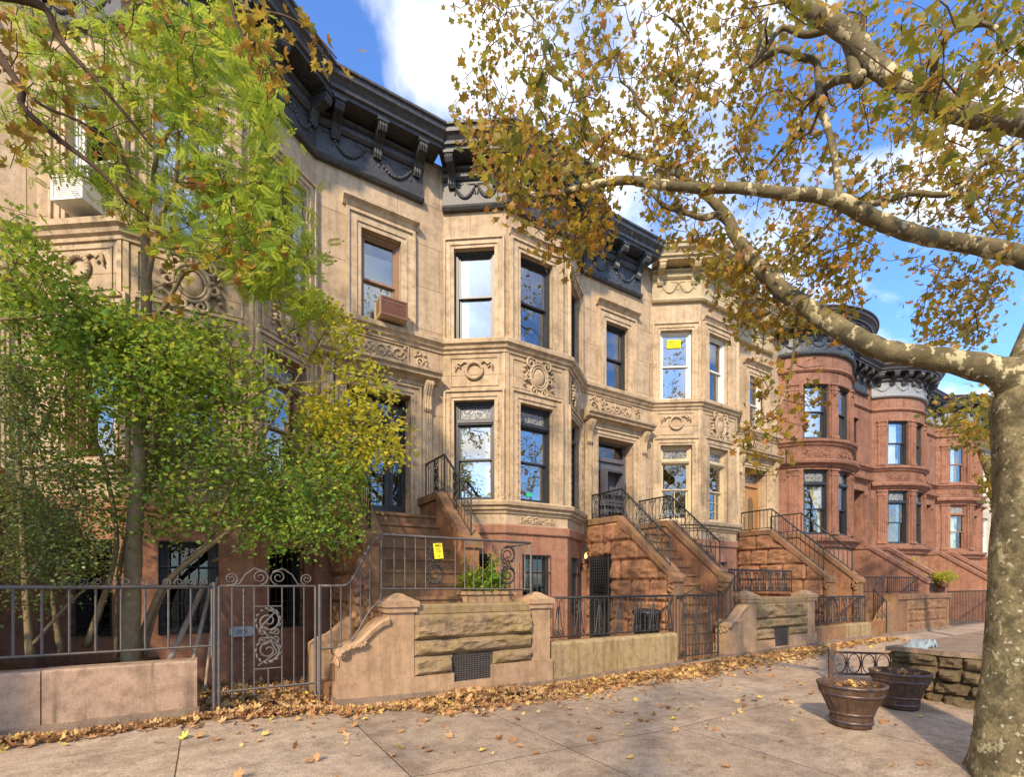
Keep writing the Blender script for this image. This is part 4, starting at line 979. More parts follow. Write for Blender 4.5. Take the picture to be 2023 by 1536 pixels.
m.tube([F1.pt(.19, 1.585, 0), F1.pt(.31, 1.6, 0), F1.pt(.37, 1.71, 0), F1.pt(.46, 1.78, 0), F1.pt(.57, 1.75, 0), F1.pt(.615, 1.66, 0), F1.pt(.66, 1.75, 0), F1.pt(.76, 1.78, 0), F1.pt(.86, 1.71, 0), F1.pt(.92, 1.6, 0), F1.pt(1.05, 1.585, 0)], .009, 5)
m.build('scroll_cresting', 'iron_grey', g)
f = thing('iron_railing', (1.17, YW + .12, .3), 'grey iron railing curving up from the gate post to run above the mossy wall', 'railing')
def scurve(z0, z1, n=14): return [Vector((1.45 + .45 * k, YW + .12, z0 + (z1 - z0) * (3 * k * k - 2 * k ** 3))) for k in [i / n for i in range(n + 1)]]
tp = [Vector((1.17, YW + .12, 1.58))] + scurve(1.58, 2.2) + [Vector((1.94, YW + .12, 2.25)), Vector((4.28, YW + .12, 2.24))]
bt = [Vector((1.17, YW + .12, .8))] + scurve(.82, 1.35) + [Vector((1.93, YW + .12, 1.54)), Vector((4.28, YW + .12, 1.52))]
m = MB(); m.tube(tp, .018, 6); m.tube([(4.28, YW + .12, 2.24), (4.28, YW + .9, 2.22)], .016, 6); m.build('top_rail', 'iron_grey', f)
m = MB(); m.tube(bt, .012, 4); m.tube([(4.28, YW + .12, 1.52), (4.28, YW + .9, 1.5)], .012, 4); m.build('bottom_rail', 'iron_grey', f)
def onp(pl, x):
    for a, b in zip(pl, pl[1:]):
        if a.x <= x <= b.x and b.x > a.x: return a.z + (b.z - a.z) * (x - a.x) / (b.x - a.x)
    return pl[-1].z
m = MB(); m.tube([(1.17, YW + .12, .2), (1.17, YW + .12, 1.6)], .02, 4); m.build('post', 'iron_grey', f)
m = MB(); m.tube([(4.28, YW + .12, 1.3), (4.28, YW + .12, 2.24)], .016, 4); m.build('post', 'iron_grey', f)
m = MB(); m.tube([(1.93, YW + .12, 1.3), (1.93, YW + .12, 2.2)], .012, 4); m.build('post', 'iron_grey', f)
for x in [1.3, 1.42, 1.54, 1.66, 1.78] + [2.1 + .148 * i for i in range(15)]:
    if 2.6 < x < 2.85 or 3.75 < x < 3.98: continue
    m = MB(); m.tube([(x, YW + .12, onp(bt, x)), (x, YW + .12, onp(tp, x))], .008, 4); m.build('baluster', 'iron_grey', f)
for x in (2.68, 3.86):
    m = MB()
    for cz, sg in ((2.04, 1), (1.74, -1)):
        spiral(F1, m, x, cz, .13, 1.7, math.pi / 2 * sg, -sg, .014, .0, 26); spiral(F1, m, x - .05, cz - sg * .1, .06, 1.3, 0, sg, .01, .005, 14)
        for q in range(13): th = q * .48; m.tube([F1.pt(x + .115 * math.cos(th), cz + .12 * math.sin(th), 0), F1.pt(x + .125 * math.cos(th + .25), cz + .14 * math.sin(th + .25), .004), F1.pt(x + .1 * math.cos(th + .5), cz + .15 * math.sin(th + .5), 0)], [.013, .014, .003], 5)
    m.build('leaf_panel', 'iron_black', f)
for y in (YW + .3, YW + .45, YW + .6, YW + .75, YW + .9):
    m = MB(); m.tube([(4.28, y, 1.5), (4.28, y, 2.23)], .008, 4); m.build('baluster', 'iron_grey', f)
f = thing('iron_fence', (4.62, YW + .15, .7), 'dark iron fence of lyre bars and bottom curls above the yellow mossy wall', 'fence')
railing('f', f, [(4.62, YW + .15, .68), (7.6, YW + .15, .68)], .7, 'iron_black', .112, 'lyre', .06)
g = thing('iron_gate', (7.66, YW + .15, .1), 'dark lattice iron gate with pointed scroll top, closing the stoop of the slate grey door', 'gate')
railing('g', g, [(7.68, YW + .15, .14), (8.98, YW + .15, .14)], 1.24, 'iron_black', .1, 'lyre', .05)
m = MB(); m.tube([(7.7, YW + .15, 1.38), (8.0, YW + .15, 1.42), (8.3, YW + .15, 1.55), (8.36, YW + .15, 1.5), (8.62, YW + .15, 1.43), (8.96, YW + .15, 1.38)], .01, 5)
spiral(F1, m, 8.33, 1.5, .07, 1.5, 0, 1, .008, -.03, 16); m.build('scroll_cresting', 'iron_black', g)
f = thing('iron_railing', (9.0, YW + .15, .6), 'short curved iron rail rising from the lattice gate over the scroll end of the wall', 'railing')
def sc2(z0, z1): return [(9.02 + .75 * k, YW + .15, z0 + (z1 - z0) * (3 * k * k - 2 * k ** 3)) for k in [i / 10 for i in range(11)]]
m = MB(); m.tube(sc2(1.37, 1.85), .016, 5); m.build('top_rail', 'iron_black', f); m = MB(); m.tube(sc2(.8, 1.25), .012, 4); m.build('bottom_rail', 'iron_black', f)
for i in range(1, 10, 2): a = sc2(.8, 1.25)[i]; b = sc2(1.37, 1.85)[i]; m = MB(); m.tube([a, b], .008, 4); m.build('baluster', 'iron_black', f)
f = thing('iron_railing', (9.8, YW + .2, 1.3), 'dark lattice iron railing along the top of the brown rock faced wall', 'railing')
railing('f', f, [(9.78, YW + .45, 1.4), (12.3, YW + .45, 1.4)], .52, 'iron_black', .1, 'diamond', .05)
f = thing('iron_fence', (12.6, YW + .15, .55), 'short black iron fence on the brown and tan low wall', 'fence')
railing('f', f, [(12.6, YW + .15, .55), (15.46, YW + .15, .55)], .72, 'iron_black', .13, 'diamond', .06)
f = thing('iron_railing', (16.2, YW + .15, .2), 'black handrail rising beside the open brown steps', 'railing')
railing('f', f, [(16.35, YW - .02, .1), (16.36, YW + .3, .45), (17.0, YW + .31, .85)], 1.0, 'iron_black', .12, 'plain', .1)
f = thing('iron_fence', (16, YW + 1.2, 1.1), 'long black iron fence above the dark landing wall in front of the smooth red stoop', 'fence')
railing('f', f, [(15.9, YW + 1.3, 1.3), (17.8, YW + .5, 1.32), (22, YW + .5, 1.32)], .5, 'iron_black', .14, 'plain', .05)
f = thing('iron_fence', (21.4, YW + .1, .1), 'tall black iron fence at the pavement, left of the big tree trunk', 'fence')
railing('f', f, [(21.35, YW + .1, .1), (30, YW + .1, .1)], 1.25, 'iron_black', .15, 'plain', .1)

# ---------------------------------------------------------------- ground
def sheet(name, x0, x1, y0, y1, dx, mat, zoff=0, ny=2):
    m = MB(); xs = list(np.arange(x0, x1 + 1e-6, dx)); vs = [(x, y0 + (y1 - y0) * j / ny, gz(x) * (1 if y0 + (y1 - y0) * j / ny > 2 else max(0, (y0 + (y1 - y0) * j / ny + 1) / 3)) + zoff) for x in xs for j in range(ny + 1)]
    k = ny + 1; m.add(vs, [(i * k + j, (i + 1) * k + j, (i + 1) * k + j + 1, i * k + j + 1) for i in range(len(xs) - 1) for j in range(ny)])
    return struct(m.build(name, mat))
sheet('sidewalk', -30, 70, -1.2, YW + .2, .5, 'concrete_walk', 0, 8)
m = MB(); m.box(-30, 70, -1.35, -1.201, -.3, .02); struct(m.build('kerb', 'footing'))
m = MB(); m.add([(-300, -300, -.15), (400, -300, -.15), (400, 300, -.15), (-300, 300, -.15)], [(0, 1, 2, 3)]); struct(m.build('road', 'asphalt'))
sheet('areaway_paving', -30, 70, YW + .2, YF + .05, .5, 'areaway_stone', -.015, 2)
m = MB(); vs = []
for i in range(17):
    for j in range(9):
        x = -4.2 + 3.9 * i / 16; y = 6.5 + 1.7 * j / 8; vs.append((x, y, .6 + .12 * fbm(x * 2, y * 2, 3) - (.5 if i == 16 or j == 8 else 0)))
m.add(vs, [(i * 9 + j, (i + 1) * 9 + j, (i + 1) * 9 + j + 1, i * 9 + j + 1) for i in range(16) for j in range(8)], 0, True)
struct(m.build('garden_bed', 'soil'))

# ---------------------------------------------------------------- small things
def ac(x, y, z, w, h, d, side, front, label):
    r = thing('air_conditioner', (x, y, z), label, 'air conditioner')
    fr = Fr((x, y - d), (x + w, y - d)) if isinstance(w, float) else w
    m = MB(); m.fb(fr, 0, fr.L, z, z + h, -d - .1, 0); c = m.build('casing', side, r)
    m = MB(); m.fb(fr, .03, fr.L - .03, z + .03, z + h - .03, -.0, .006); m.build('coil_back', front, r)
    m = MB()
    for a, b, c_, e in ((0, fr.L, z, z + .03), (0, fr.L, z + h - .03, z + h), (0, .03, z + .03, z + h - .03), (fr.L - .03, fr.L, z + .03, z + h - .03)): m.fb(fr, a, b, c_, e, .001, .018)
    for i in range(9): q = z + .05 + i * (h - .1) / 9; m.fb(fr, .04, fr.L - .04, q, q + .006, .006, .012)
    m.build('grille_frame', front if side == 'ac_beige' else side, r)
    m = MB(); sd = Fr(fr.pt(0, 0, -d)[:2], fr.pt(0, 0, 0)[:2])
    for i in range(8): sd2 = i; m.fb(sd, .05, d - .05, z + .06 + i * .035, z + .075 + i * .035, .0, .004)
    m.build('side_louvres', front, r)
    return r
ac(2.64, YF - .0, 6.46, .5, .33, .3, 'ac_beige', 'ac_brown', 'brown and beige window air conditioner on the upper sill left of the middle house bay')
LL = H0[1][0]; q0 = LL.pt(.56, 0, .3); q1 = LL.pt(1.0, 0, .3)
ac(0, 0, 6.5, Fr(q0[:2], q1[:2]), .32, .36, 'ac_white', 'blind', 'white window air conditioner on the far left upper window behind the tree')
# notices stuck on
nt = thing('notice', (2.72, YW + .1, 2.05), 'yellow paper notice tied to the iron railing above the mossy wall', 'notice')
fr = Fr((2.62, YW + .088), (2.79, YW + .082)); m = MB(); m.add([fr.pt(.015, 2.16, 0), fr.pt(.145, 2.17, 0), fr.pt(.17, 1.96, .004), fr.pt(.04, 1.945, .004)], [(0, 1, 2, 3)]); m.build('paper', 'paper_yellow', nt)
def text(body, loc, size, rot, mat, parent, name='lettering'):
    cu = bpy.data.curves.new(name, 'FONT'); cu.body = body; cu.size = size; cu.align_x = 'CENTER'; cu.extrude = .0006; cu.offset = size * .012
    tmp = bpy.data.objects.new('tmp', cu); COL.objects.link(tmp); dg = bpy.context.evaluated_depsgraph_get(); dg.update()
    me = bpy.data.meshes.new_from_object(tmp.evaluated_get(dg)); bpy.data.objects.remove(tmp); me.materials.clear(); me.materials.append(MAT[mat])
    o = bpy.data.objects.new(name, me); COL.objects.link(o); o.parent = parent; o.location = Vector(loc) - parent_world(parent); o.rotation_euler = rot; return o
text('NO', (2.705, YW + .078, 2.115), .055, (math.pi / 2, -.07, 0), 'ink', nt)
m = MB()
for i in range(3): m.fb(fr, .05 + .01 * i, .125 + .008 * i, 2.085 - i * .022, 2.091 - i * .022, .002, .004)
m.blob(fr, .105, 1.985, .003, .012, .012, .002, 8); m.build('small_print', 'ink', nt)
fr = H1[1][1]; gn = MB(); gn.fb(fr, .62, .76, 3.42, 3.5, -.205, -.2); tag(gn.build('sticker', 'paper_green'), 'small green sticker low in the front parlour window of the middle house', 'sticker')
fr = H2[1][0]; gn = MB(); gn.fb(fr, .42, .78, 7.86, 8.08, -.145, -.14); yn = gn.build('notice', 'paper_yellow'); tag(yn, 'yellow permit sheet in the top of the white upper window of the cream corniced house', 'notice')
gn = MB()
for i in range(3): gn.fb(fr, .47, .7 - .05 * (i % 2), 8.02 - i * .05, 8.035 - i * .05, -.139, -.137)
gn.build('small_print', 'ink', yn)
# wall lantern
ln = thing('wall_lantern', (7.42, 8.85, 2.2), 'lit brass and black wall lantern beside the iron side door of the middle stoop', 'lantern')
lx, ly = 7.44, 8.72; m = MB(); m.tube([(7.5, 8.97, 2.1), (7.46, 8.86, 2.06), (lx, ly, 2.1), (lx, ly, 2.16)], .012, 5); m.tube([(7.5, 8.95, 1.95), (7.5, 8.95, 2.3)], .02, 5); m.build('bracket_arm', 'iron_black', ln)
m = MB(); m.lathe((lx, ly, 0), [(.02, 2.15), (.05, 2.16), (.05, 2.175), (.01, 2.18)], 6, 0, False); m.lathe((lx, ly, 0), [(.095, 2.37), (.09, 2.385), (.04, 2.43), (.03, 2.45), (.02, 2.46), (.022, 2.49), (.002, 2.52)], 6, 0, False)
for k in range(6): th = k * math.pi / 3; m.tube([(lx + .05 * math.cos(th), ly + .05 * math.sin(th), 2.17), (lx + .09 * math.cos(th), ly + .09 * math.sin(th), 2.375)], .006, 4)
m.build('lantern_cage', 'iron_black', ln)
m = MB(); m.lathe((lx, ly, 0), [(.012, 2.19), (.028, 2.22), (.03, 2.27), (.012, 2.32), (.001, 2.33)], 10); m.build('bulb', 'lamp_glow', ln)
# bin behind the fence
tb = thing('trash_can', (7.1, 6.85, .05), 'black plastic lidded bin behind the lyre bar fence', 'trash can')
m = MB(); c = (7.42, 6.85, .12); m.lathe(c, [(.0, .01), (.2, .01), (.205, .04), (.255, .86), (.27, .87), (.27, .9), (.24, .9)], 20)
for k in range(10): th = k * .628; m.tube([(c[0] + .21 * math.cos(th), c[1] + .21 * math.sin(th), .1), (c[0] + .255 * math.cos(th), c[1] + .255 * math.sin(th), .82)], .012, 4)
m.build('bin_body', 'plastic_black', tb)
m = MB(); m.lathe(c, [(.29, .9), (.295, .93), (.26, .97), (.14, 1.0), (.0, 1.005)], 20); m.tube([(c[0] - .08, c[1], 1.05), (c[0] - .06, c[1], 1.075), (c[0] + .06, c[1], 1.075), (c[0] + .08, c[1], 1.05)], .012, 5); m.build('bin_lid', 'plastic_black', tb)
m = MB(); 
for sd in (-1, 1): m.tube([(c[0] + sd * .26, c[1] - .05, .8), (c[0] + sd * .3, c[1] - .05, .8), (c[0] + sd * .3, c[1] + .05, .8), (c[0] + sd * .26, c[1] + .05, .8)], .011, 5)
m.build('bin_handle', 'plastic_black', tb)
# meter box and leaning poles in the left areaway
mb_ = thing('utility_box', (.35, 8.15, .8), 'small grey utility box on the basement wall behind the grey gate', 'utility box')
m = MB(); m.box(.3, .56, 8.11, 8.245, .84, .98); m.build('box_body', 'meter_grey', mb_); m = MB(); m.box(.27, .59, 8.13, 8.246, .86, .96); m.build('box_flange', 'meter_grey', mb_); m = MB(); m.box(.36, .5, 8.1, 8.109, .88, .94); m.build('box_cover', 'slate_shade', mb_)
for i, (a, b, lab) in enumerate((((-.45, 6.75, .5), (-.05, 8.1, 1.55), 'thickest pale wooden pole leaning behind the grey bar fence'), ((-.2, 6.75, .4), (.05, 8.1, 1.6), 'middle pale wooden pole leaning behind the grey bar fence'), ((-.02, 6.8, .35), (.12, 8.1, 1.7), 'thinnest wooden pole leaning just left of the grey gate'))):
    m = MB(); m.tube([a, b], .035 - .009 * i, 7); tag(m.build('wooden_pole', 'old_wood'), lab, 'pole', 'poles leaning in the left front yard')

# half barrel planters
def barrel(cx, cy, label, sc=1.0, soil_top=True):
    r = thing('barrel_planter', (cx, cy, gz(cx)), label, 'planter', 'half barrel planters on the sidewalk'); b = gz(cx) + .0
    pr = [(0, .001), (.215, .001), (.225, .05), (.225, .14), (.245, .2), (.3, .33), (.345, .43), (.365, .5), (.372, .545), (.35, .545), (.338, .5), (.32, .44), (0, .43)]
    pr = [(a * sc, z * sc) for a, z in pr]; m = MB(); m.lathe((cx, cy, b), pr, 36)
    for k in range(22):
        th = 2 * math.pi * k / 22
        m.tube([(cx + (rr + .0) * sc * math.cos(th), cy + rr * sc * math.sin(th), b + z * sc) for rr, z in ((.227, .06), (.228, .14), (.247, .2), (.302, .33), (.347, .43), (.367, .5), (.373, .54))], .004, 4)
    m.build('staves', 'barrel_wood', r)
    for z, r0, r1 in ((.055, .232, .231), (.16, .238, .248), (.4, .338, .352), (.505, .372, .378)):
        m = MB(); m.lathe((cx, cy, b), [((r0 - .004) * sc, z * sc), ((r0 + .004) * sc, z * sc), ((r1 + .004) * sc, (z + .035) * sc), ((r1 - .008) * sc, (z + .035) * sc)], 36); m.build('hoop', 'hoop_iron', r)
    m = MB(); m.lathe((cx, cy, b), [(.345 * sc, .475 * sc), (.2 * sc, .49 * sc), (.05, .495 * sc), (0, .5 * sc)], 20); m.build('potting_soil', 'soil', r)
    return r
barrel(6.1, 2.64, 'rusty half barrel planter on the open sidewalk, nearest the camera', .88)
barrel(7.42, 2.66, 'weathered half barrel planter behind the nearer barrel, beside the rubble stone planter', .86)
# low iron guard behind the barrels
ig = thing('tree_guard', (8.5, 3.9, .08), 'low rusty iron tree guard with ring pattern behind the barrel planters', 'tree guard')
fr = Fr((8.45, 3.95), (9.2, 3.2)); 
m = MB(); m.fb(fr, -.03, .03, .0, .56, -.03, .03); m.blob(fr, 0, .56, 0, .03, .03, .01, 6); m.build('post', 'hoop_iron', ig); m = MB(); m.fb(fr, 1.03, 1.09, .0, .56, -.03, .03); m.build('post', 'hoop_iron', ig)
for z in (.5, .16): m = MB(); m.fb(fr, .03, 1.03, z, z + .03, -.012, .012); m.build('rail', 'hoop_iron', ig)
for k in range(5):
    m = MB(); x = .13 + k * .2; m.tube([fr.pt(x + .085 * math.cos(t), .345 + .15 * math.sin(t), 0) for t in np.linspace(0, 2 * math.pi, 17)], .01, 4); m.tube([fr.pt(x + .1, .19, 0), fr.pt(x + .1, .5, 0)], .008, 4); m.build('ring', 'hoop_iron', ig)
# rubble planter by the tree
rb = thing('stone_planter', (8.6, 2.3, 0), 'low raised planter of dark mossy rubble stone with flat cap, between barrels and tree trunk', 'planter')
fr = Fr((8.2, 3.75), (8.55, 2.35)); fr2 = Fr((8.2, 1.2), (12.0, .9)); m = MB()
A_, B_, C_, D_ = (8.25, 3.05), (8.2, 1.2), (12.0, .9), (12.2, 3.1)
fr = Fr(A_, B_); fr3 = Fr(D_, A_); 
m.add([(q[0], q[1], -.05) for q in (A_, B_, C_, D_)] + [(q[0], q[1], .66) for q in (A_, B_, C_, D_)], [(0, 1, 5, 4), (1, 2, 6, 5), (2, 3, 7, 6), (3, 0, 4, 7)])
ashlar(m, fr, 0, fr.L, -.02, .66, .17, .3, .01, .16, 2, res=.03); ashlar(m, fr2, 0, fr2.L, -.02, .66, .15, .4, .01, .09, 3, res=.05); ashlar(m, fr3, 0, fr3.L, -.02, .66, .17, .4, .01, .08, 4, res=.05)
m.build('rubble_wall', 'rubble', rb)
m = MB(); cx_, cy_ = 10.2, 2.05; vs = []
ring = []
for a, b in ((A_, B_), (B_, C_), (C_, D_), (D_, A_)):
    for k in range(6): t = k / 6; x = a[0] + (b[0] - a[0]) * t; y = a[1] + (b[1] - a[1]) * t; j = 1.03 + .02 * math.sin(k * 3.1 + x * 7); ring.append((cx_ + (x - cx_) * j, cy_ + (y - cy_) * j))
n = len(ring); vs = [(x, y, .66) for x, y in ring] + [(x, y, .73 + .012 * math.sin(x * 9)) for x, y in ring]
m.add(vs, [(i, (i + 1) % n, n + (i + 1) % n, n + i) for i in range(n)] + [tuple(range(n, 2 * n)), tuple(range(n))[::-1]]); m.build('cap_slab', 'footing', rb)
for (x, y, z, w, lab, mt) in ((8.5, 2.8, .76, .26, 'bluish crumpled tarp lying on the rubble planter', 'tarp_blue'),):
    m = MB(); nn = 12; vs = [(x + w * 1.6 * (i / nn - .5), y + w * (j / nn - .5), z + .07 * fbm(i * .4, j * .5, 2) + .04 * math.cos((i / nn - .5) * 3) - (.05 if i in (0, nn) or j in (0, nn) else 0)) for i in range(nn + 1) for j in range(nn + 1)]
    vs += [(a, b, c - .012) for a, b, c in vs]; N_ = (nn + 1) ** 2
    fs = [(i * (nn + 1) + j, (i + 1) * (nn + 1) + j, (i + 1) * (nn + 1) + j + 1, i * (nn + 1) + j + 1) for i in range(nn) for j in range(nn)]
    m.add(vs, fs + [tuple(k + N_ for k in f_) for f_ in fs], 0, True); tag(m.build('tarp', mt), lab, 'tarp')

# ---------------------------------------------------------------- leaves
def star_leaf(curl=0.0):
    ang = [(0, 1.0), (22, .55), (48, .9), (75, .5), (108, .72), (145, .35), (180, .28)]
    pts = [(r * math.sin(math.radians(a)), r * math.cos(math.radians(a))) for a, r in ang]; pts = pts + [(-x, y) for x, y in pts[-2:0:-1]]
    v = [(0, 0, 0)] + [(x, y, curl * (x * x * .8 + y * y * .5) + .05 * (i % 2)) for i, (x, y) in enumerate(pts)]
    n = len(pts); return np.array(v), [(0, 1 + i, 1 + (i + 1) % n) for i in range(n)]
def fine_leaf(curl=0.0):
    ang = [(0, 1.0), (7, .78), (15, .8), (21, .52), (33, .62), (40, .8), (50, .9), (56, .66), (68, .6), (76, .46), (92, .58), (104, .74), (112, .52), (130, .46), (150, .34), (170, .16)]
    pts = [(r * math.sin(math.radians(a)), r * math.cos(math.radians(a))) for a, r in ang]; pts = pts + [(-x, y) for x, y in pts[:0:-1]]
    v = [(0, .05, -.06)] + [(x, y, curl * (x * x * .7 + y * y * .45 - x * y * .3) + .05 * math.sin(i * 2.2)) for i, (x, y) in enumerate(pts)]
    n = len(pts); return np.array(v), [(0, 1 + i, 1 + (i + 1) % n) for i in range(n)]
def oval_leaf(w=.42, fold=.15):
    v = [(0, -1, 0), (w * .8, -.35, fold), (w, .15, fold), (w * .55, .7, fold * .5), (0, 1, 0), (-w * .55, .7, fold * .5), (-w, .15, fold), (-w * .8, -.35, fold)]
    return np.array([(x, (y + 1) / 2 * 1.0, z) for x, y, z in v]) , [(0, 1, 2, 3), (0, 3, 4, 4)[:3], (0, 4, 5), (0, 5, 6, 7)]
def frond(n=7):
    vs = []; fs = []
    for i in range(n):
        y = .12 + .82 * i / n
        for sd in (-1, 1):
            b = len(vs); L_ = .3 * (1 - .35 * abs(i / n - .45)); w = .05
            d = np.array([sd * .9, .38, -.12]); d /= np.linalg.norm(d); pz = np.array([-d[1], d[0], 0]) * w
            base = np.array([sd * .01, y, -.12 * y * y]); vs += [base, base + d * L_ * .45 + pz, base + d * L_, base + d * L_ * .45 - pz]; fs.append((b, b + 1, b + 2, b + 3))
    b = len(vs); vs += [np.array([0, .95, -.1]), np.array([.07, 1.1, -.14]), np.array([0, 1.25, -.2]), np.array([-.07, 1.1, -.14])]; fs.append((b, b + 1, b + 2, b + 3))
    b = len(vs); vs += [np.array([-.008, 0, 0]), np.array([.008, 0, 0]), np.array([.005, 1, -.12]), np.array([-.005, 1, -.12])]; fs.append((b, b + 1, b + 2, b + 3))
    return np.array(vs), fs
def rand_rot(n, flat=0.0, r=rng):
    """random rotations; flat=1 keeps leaf normals near vertical"""
    nz = r.normal(size=(n, 3)); nz[:, 2] = np.abs(nz[:, 2]) + flat * 3; nz /= np.linalg.norm(nz, axis=1)[:, None]
    t = r.normal(size=(n, 3)); t[:, 2] -= .5 * (1 - flat); t -= nz * (t * nz).sum(1)[:, None]; t /= np.linalg.norm(t, axis=1)[:, None]
    return np.stack([np.cross(t, nz), t, nz], axis=2)
def scatter(name, tmpl, pos, scale, rots, tint, mat, parent=None):
    tv, tf = tmpl; n = len(pos); k = len(tv)
    V = np.einsum('nij,kj->nki', rots, tv) * scale[:, None, None] + pos[:, None, :]
    org = np.array(parent_world(parent)) if parent else np.zeros(3)
    V = (V - org).reshape(-1, 3)
    me = bpy.data.meshes.new(name); lt = [len(f_) for f_ in tf]; lv = np.concatenate([np.array(f_) for f_ in tf]); nl = len(lv)
    me.vertices.add(n * k); me.vertices.foreach_set('co', V.astype(np.float32).ravel())
    me.loops.add(n * nl); me.polygons.add(n * len(tf))
    me.loops.foreach_set('vertex_index', (lv[None, :] + (np.arange(n) * k)[:, None]).astype(np.int32).ravel())
    ls = np.concatenate([[0], np.cumsum(lt)[:-1]]); me.polygons.foreach_set('loop_start', (ls[None, :] + (np.arange(n) * nl)[:, None]).astype(np.int32).ravel())
    me.update(calc_edges=True); at = me.attributes.new('tint', 'FLOAT', 'POINT'); at.data.foreach_set('value', np.repeat(np.clip(tint, 0, 1), k).astype(np.float32))
    me.materials.append(MAT[mat]); o = bpy.data.objects.new(name, me); COL.objects.link(o)
    if parent: o.parent = parent
    return o
def inpoly(p, poly):
    x, y = p; c = False; j = len(poly) - 1
    for i in range(len(poly)):
        xi, yi = poly[i]; xj, yj = poly[j]
        if (yi > y) != (yj > y) and x < (xj - xi) * (y - yi) / (yj - yi) + xi: c = not c
        j = i
    return c
def region(poly, n, d0, d1, rnd, avoid=()):
    xs = [p[0] for p in poly]; ys = [p[1] for p in poly]; out = []
    while len(out) < n:
        q = (rnd.uniform(min(xs), max(xs)), rnd.uniform(min(ys), max(ys)))
        if inpoly(q, poly) and not any(inpoly(q, a) and rnd.random() < .85 for a in avoid):
            v = P(q[0], q[1], rnd.uniform(d0, d1))
            if v.y < YF - 1.2 or q[1] < 200: out.append(v)
    return out
def limb(mb, pts, n=7, sub=5, wob=.0, rnd=random):
    """smooth tapered limb through (px,py,depth,radius); returns sampled nodes"""
    p = [P(a, b, d) for a, b, d, r in pts]; R = [q[3] for q in pts]; out = []; rad = []
    for i in range(len(p) - 1):
        p0, p1, p2, p3 = p[max(i - 1, 0)], p[i], p[i + 1], p[min(i + 2, len(p) - 1)]
        for k in range(sub):
            t = k / sub; out.append(.5 * ((2 * p1) + (p2 - p0) * t + (2 * p0 - 5 * p1 + 4 * p2 - p3) * t * t + (3 * p1 - p0 - 3 * p2 + p3) * t ** 3)); rad.append(R[i] + (R[i + 1] - R[i]) * t)
    out.append(p[-1]); rad.append(R[-1]); rad = [r * (1 + .05 * math.sin(i * 1.7)) for i, r in enumerate(rad)]
    mb.tube(out, rad, n); return list(zip(out, rad))
def grow(mb, nodes, attr, rnd, wig=.12, rmax=.02, step=.2, nsides=4, mi=0):
    """join every attractor to the nearest part of the tree with a wiggly twig; returns twig points"""
    cap = len(nodes) + len(attr) * 14; N = np.zeros((cap, 3)); Rr = np.zeros(cap); n = len(nodes)
    for i, (p, r) in enumerate(nodes): N[i] = p; Rr[i] = r
    A = np.array([tuple(a) for a in attr]); d = np.array([np.min(np.linalg.norm(N[:n] - a, axis=1)) for a in A]); tips = []
    for i in np.argsort(d):
        a = A[i]; dd = np.linalg.norm(N[:n] - a, axis=1) + Rr[:n] * 1.5; j = int(np.argmin(dd)); s = N[j].copy(); L_ = np.linalg.norm(a - s)
        if L_ < .03: continue
        m = max(2, int(L_ / step) + 1); perp = np.array([rnd.gauss(0, 1) for _ in range(3)]); perp *= wig * L_ / np.linalg.norm(perp)
        pts = []
        for k in range(m + 1):
            t = k / m; q = s + (a - s) * t + perp * math.sin(math.pi * t) + np.array([rnd.gauss(0, 1) for _ in range(3)]) * .02 * (0 < k < m); pts.append(q)
        r0 = min(Rr[j] * .6, rmax * min(1, .35 + L_ * .5)); r0 = max(r0, .0055); rs = [r0 + (.003 - r0) * k / m for k in range(m + 1)]
        mb.tube(pts, rs, nsides, mi)
        for q, r in list(zip(pts, rs))[1:]:
            if n < cap: N[n] = q; Rr[n] = r; n += 1
        tips.append(pts)
    return tips
def around(tips, per, spread, r=rng, last=3):
    out = []
    for t in tips:
        k = min(len(t), last); base = np.array(t[-k:]); idx = r.integers(0, k, per)
        out.append(base[idx] + r.normal(size=(per, 3)) * spread)
    return np.concatenate(out)
# ---------------------------------------------------------------- the big plane tree on the right
rp = random.Random(5)
pt = thing('plane_tree', tuple(P(2050, 1550, 3.92)[:2]) + (0,), 'big plane tree with mottled bark and autumn leaves, its trunk at the right edge', 'tree')
tm = MB(); nodes = []
trunk = [(2054, 1640, 3.92, .44), (2054, 1560, 3.92, .42), (2054, 1500, 3.93, .40), (2055, 1430, 3.95, .375), (2056, 1300, 3.98, .345), (2056, 1150, 4.0, .31), (2056, 1000, 4.0, .285), (2052, 880, 4.0, .285), (2052, 790, 4.0, .30), (2075, 690, 4.02, .25), (2108, 600, 4.05, .225), (2130, 500, 4.1, .215), (2165, 350, 4.1, .21), (2180, 200, 4.1, .2), (2190, -200, 4.2, .17)]
# built as a lumpy column so the flare and swellings read
pts = [P(a, b, d) for a, b, d, r in trunk]; N_ = 40; vs = []; sp = []
for i in range(len(pts) - 1):
    for k in range(6):
        t = k / 6; sm = t * t * (3 - 2 * t); sp.append((pts[i].lerp(pts[i + 1], t), trunk[i][3] + (trunk[i + 1][3] - trunk[i][3]) * sm))
for (c, r) in sp:
    for k in range(N_):
        th = 2 * math.pi * k / N_; flare = max(0, 1 - (c.z + .1) / .5)
        rr = r * (1 + .07 * fbm(math.cos(th) * 1.3, math.sin(th) * 1.3, c.z * 1.1, 4) + .018 * fbm(math.cos(th) * 5, math.sin(th) * 5, c.z * 3, 3) + .22 * flare * flare * (.5 + .5 * math.sin(th * 5 + 1)))
        vs.append((c.x + rr * math.cos(th), c.y + rr * math.sin(th), c.z))
tm.add(vs, [(i * N_ + k, i * N_ + (k + 1) % N_, (i + 1) * N_ + (k + 1) % N_, (i + 1) * N_ + k) for i in range(len(sp) - 1) for k in range(N_)], 0, True)
tm.build('trunk', 'bark_trunk', pt)
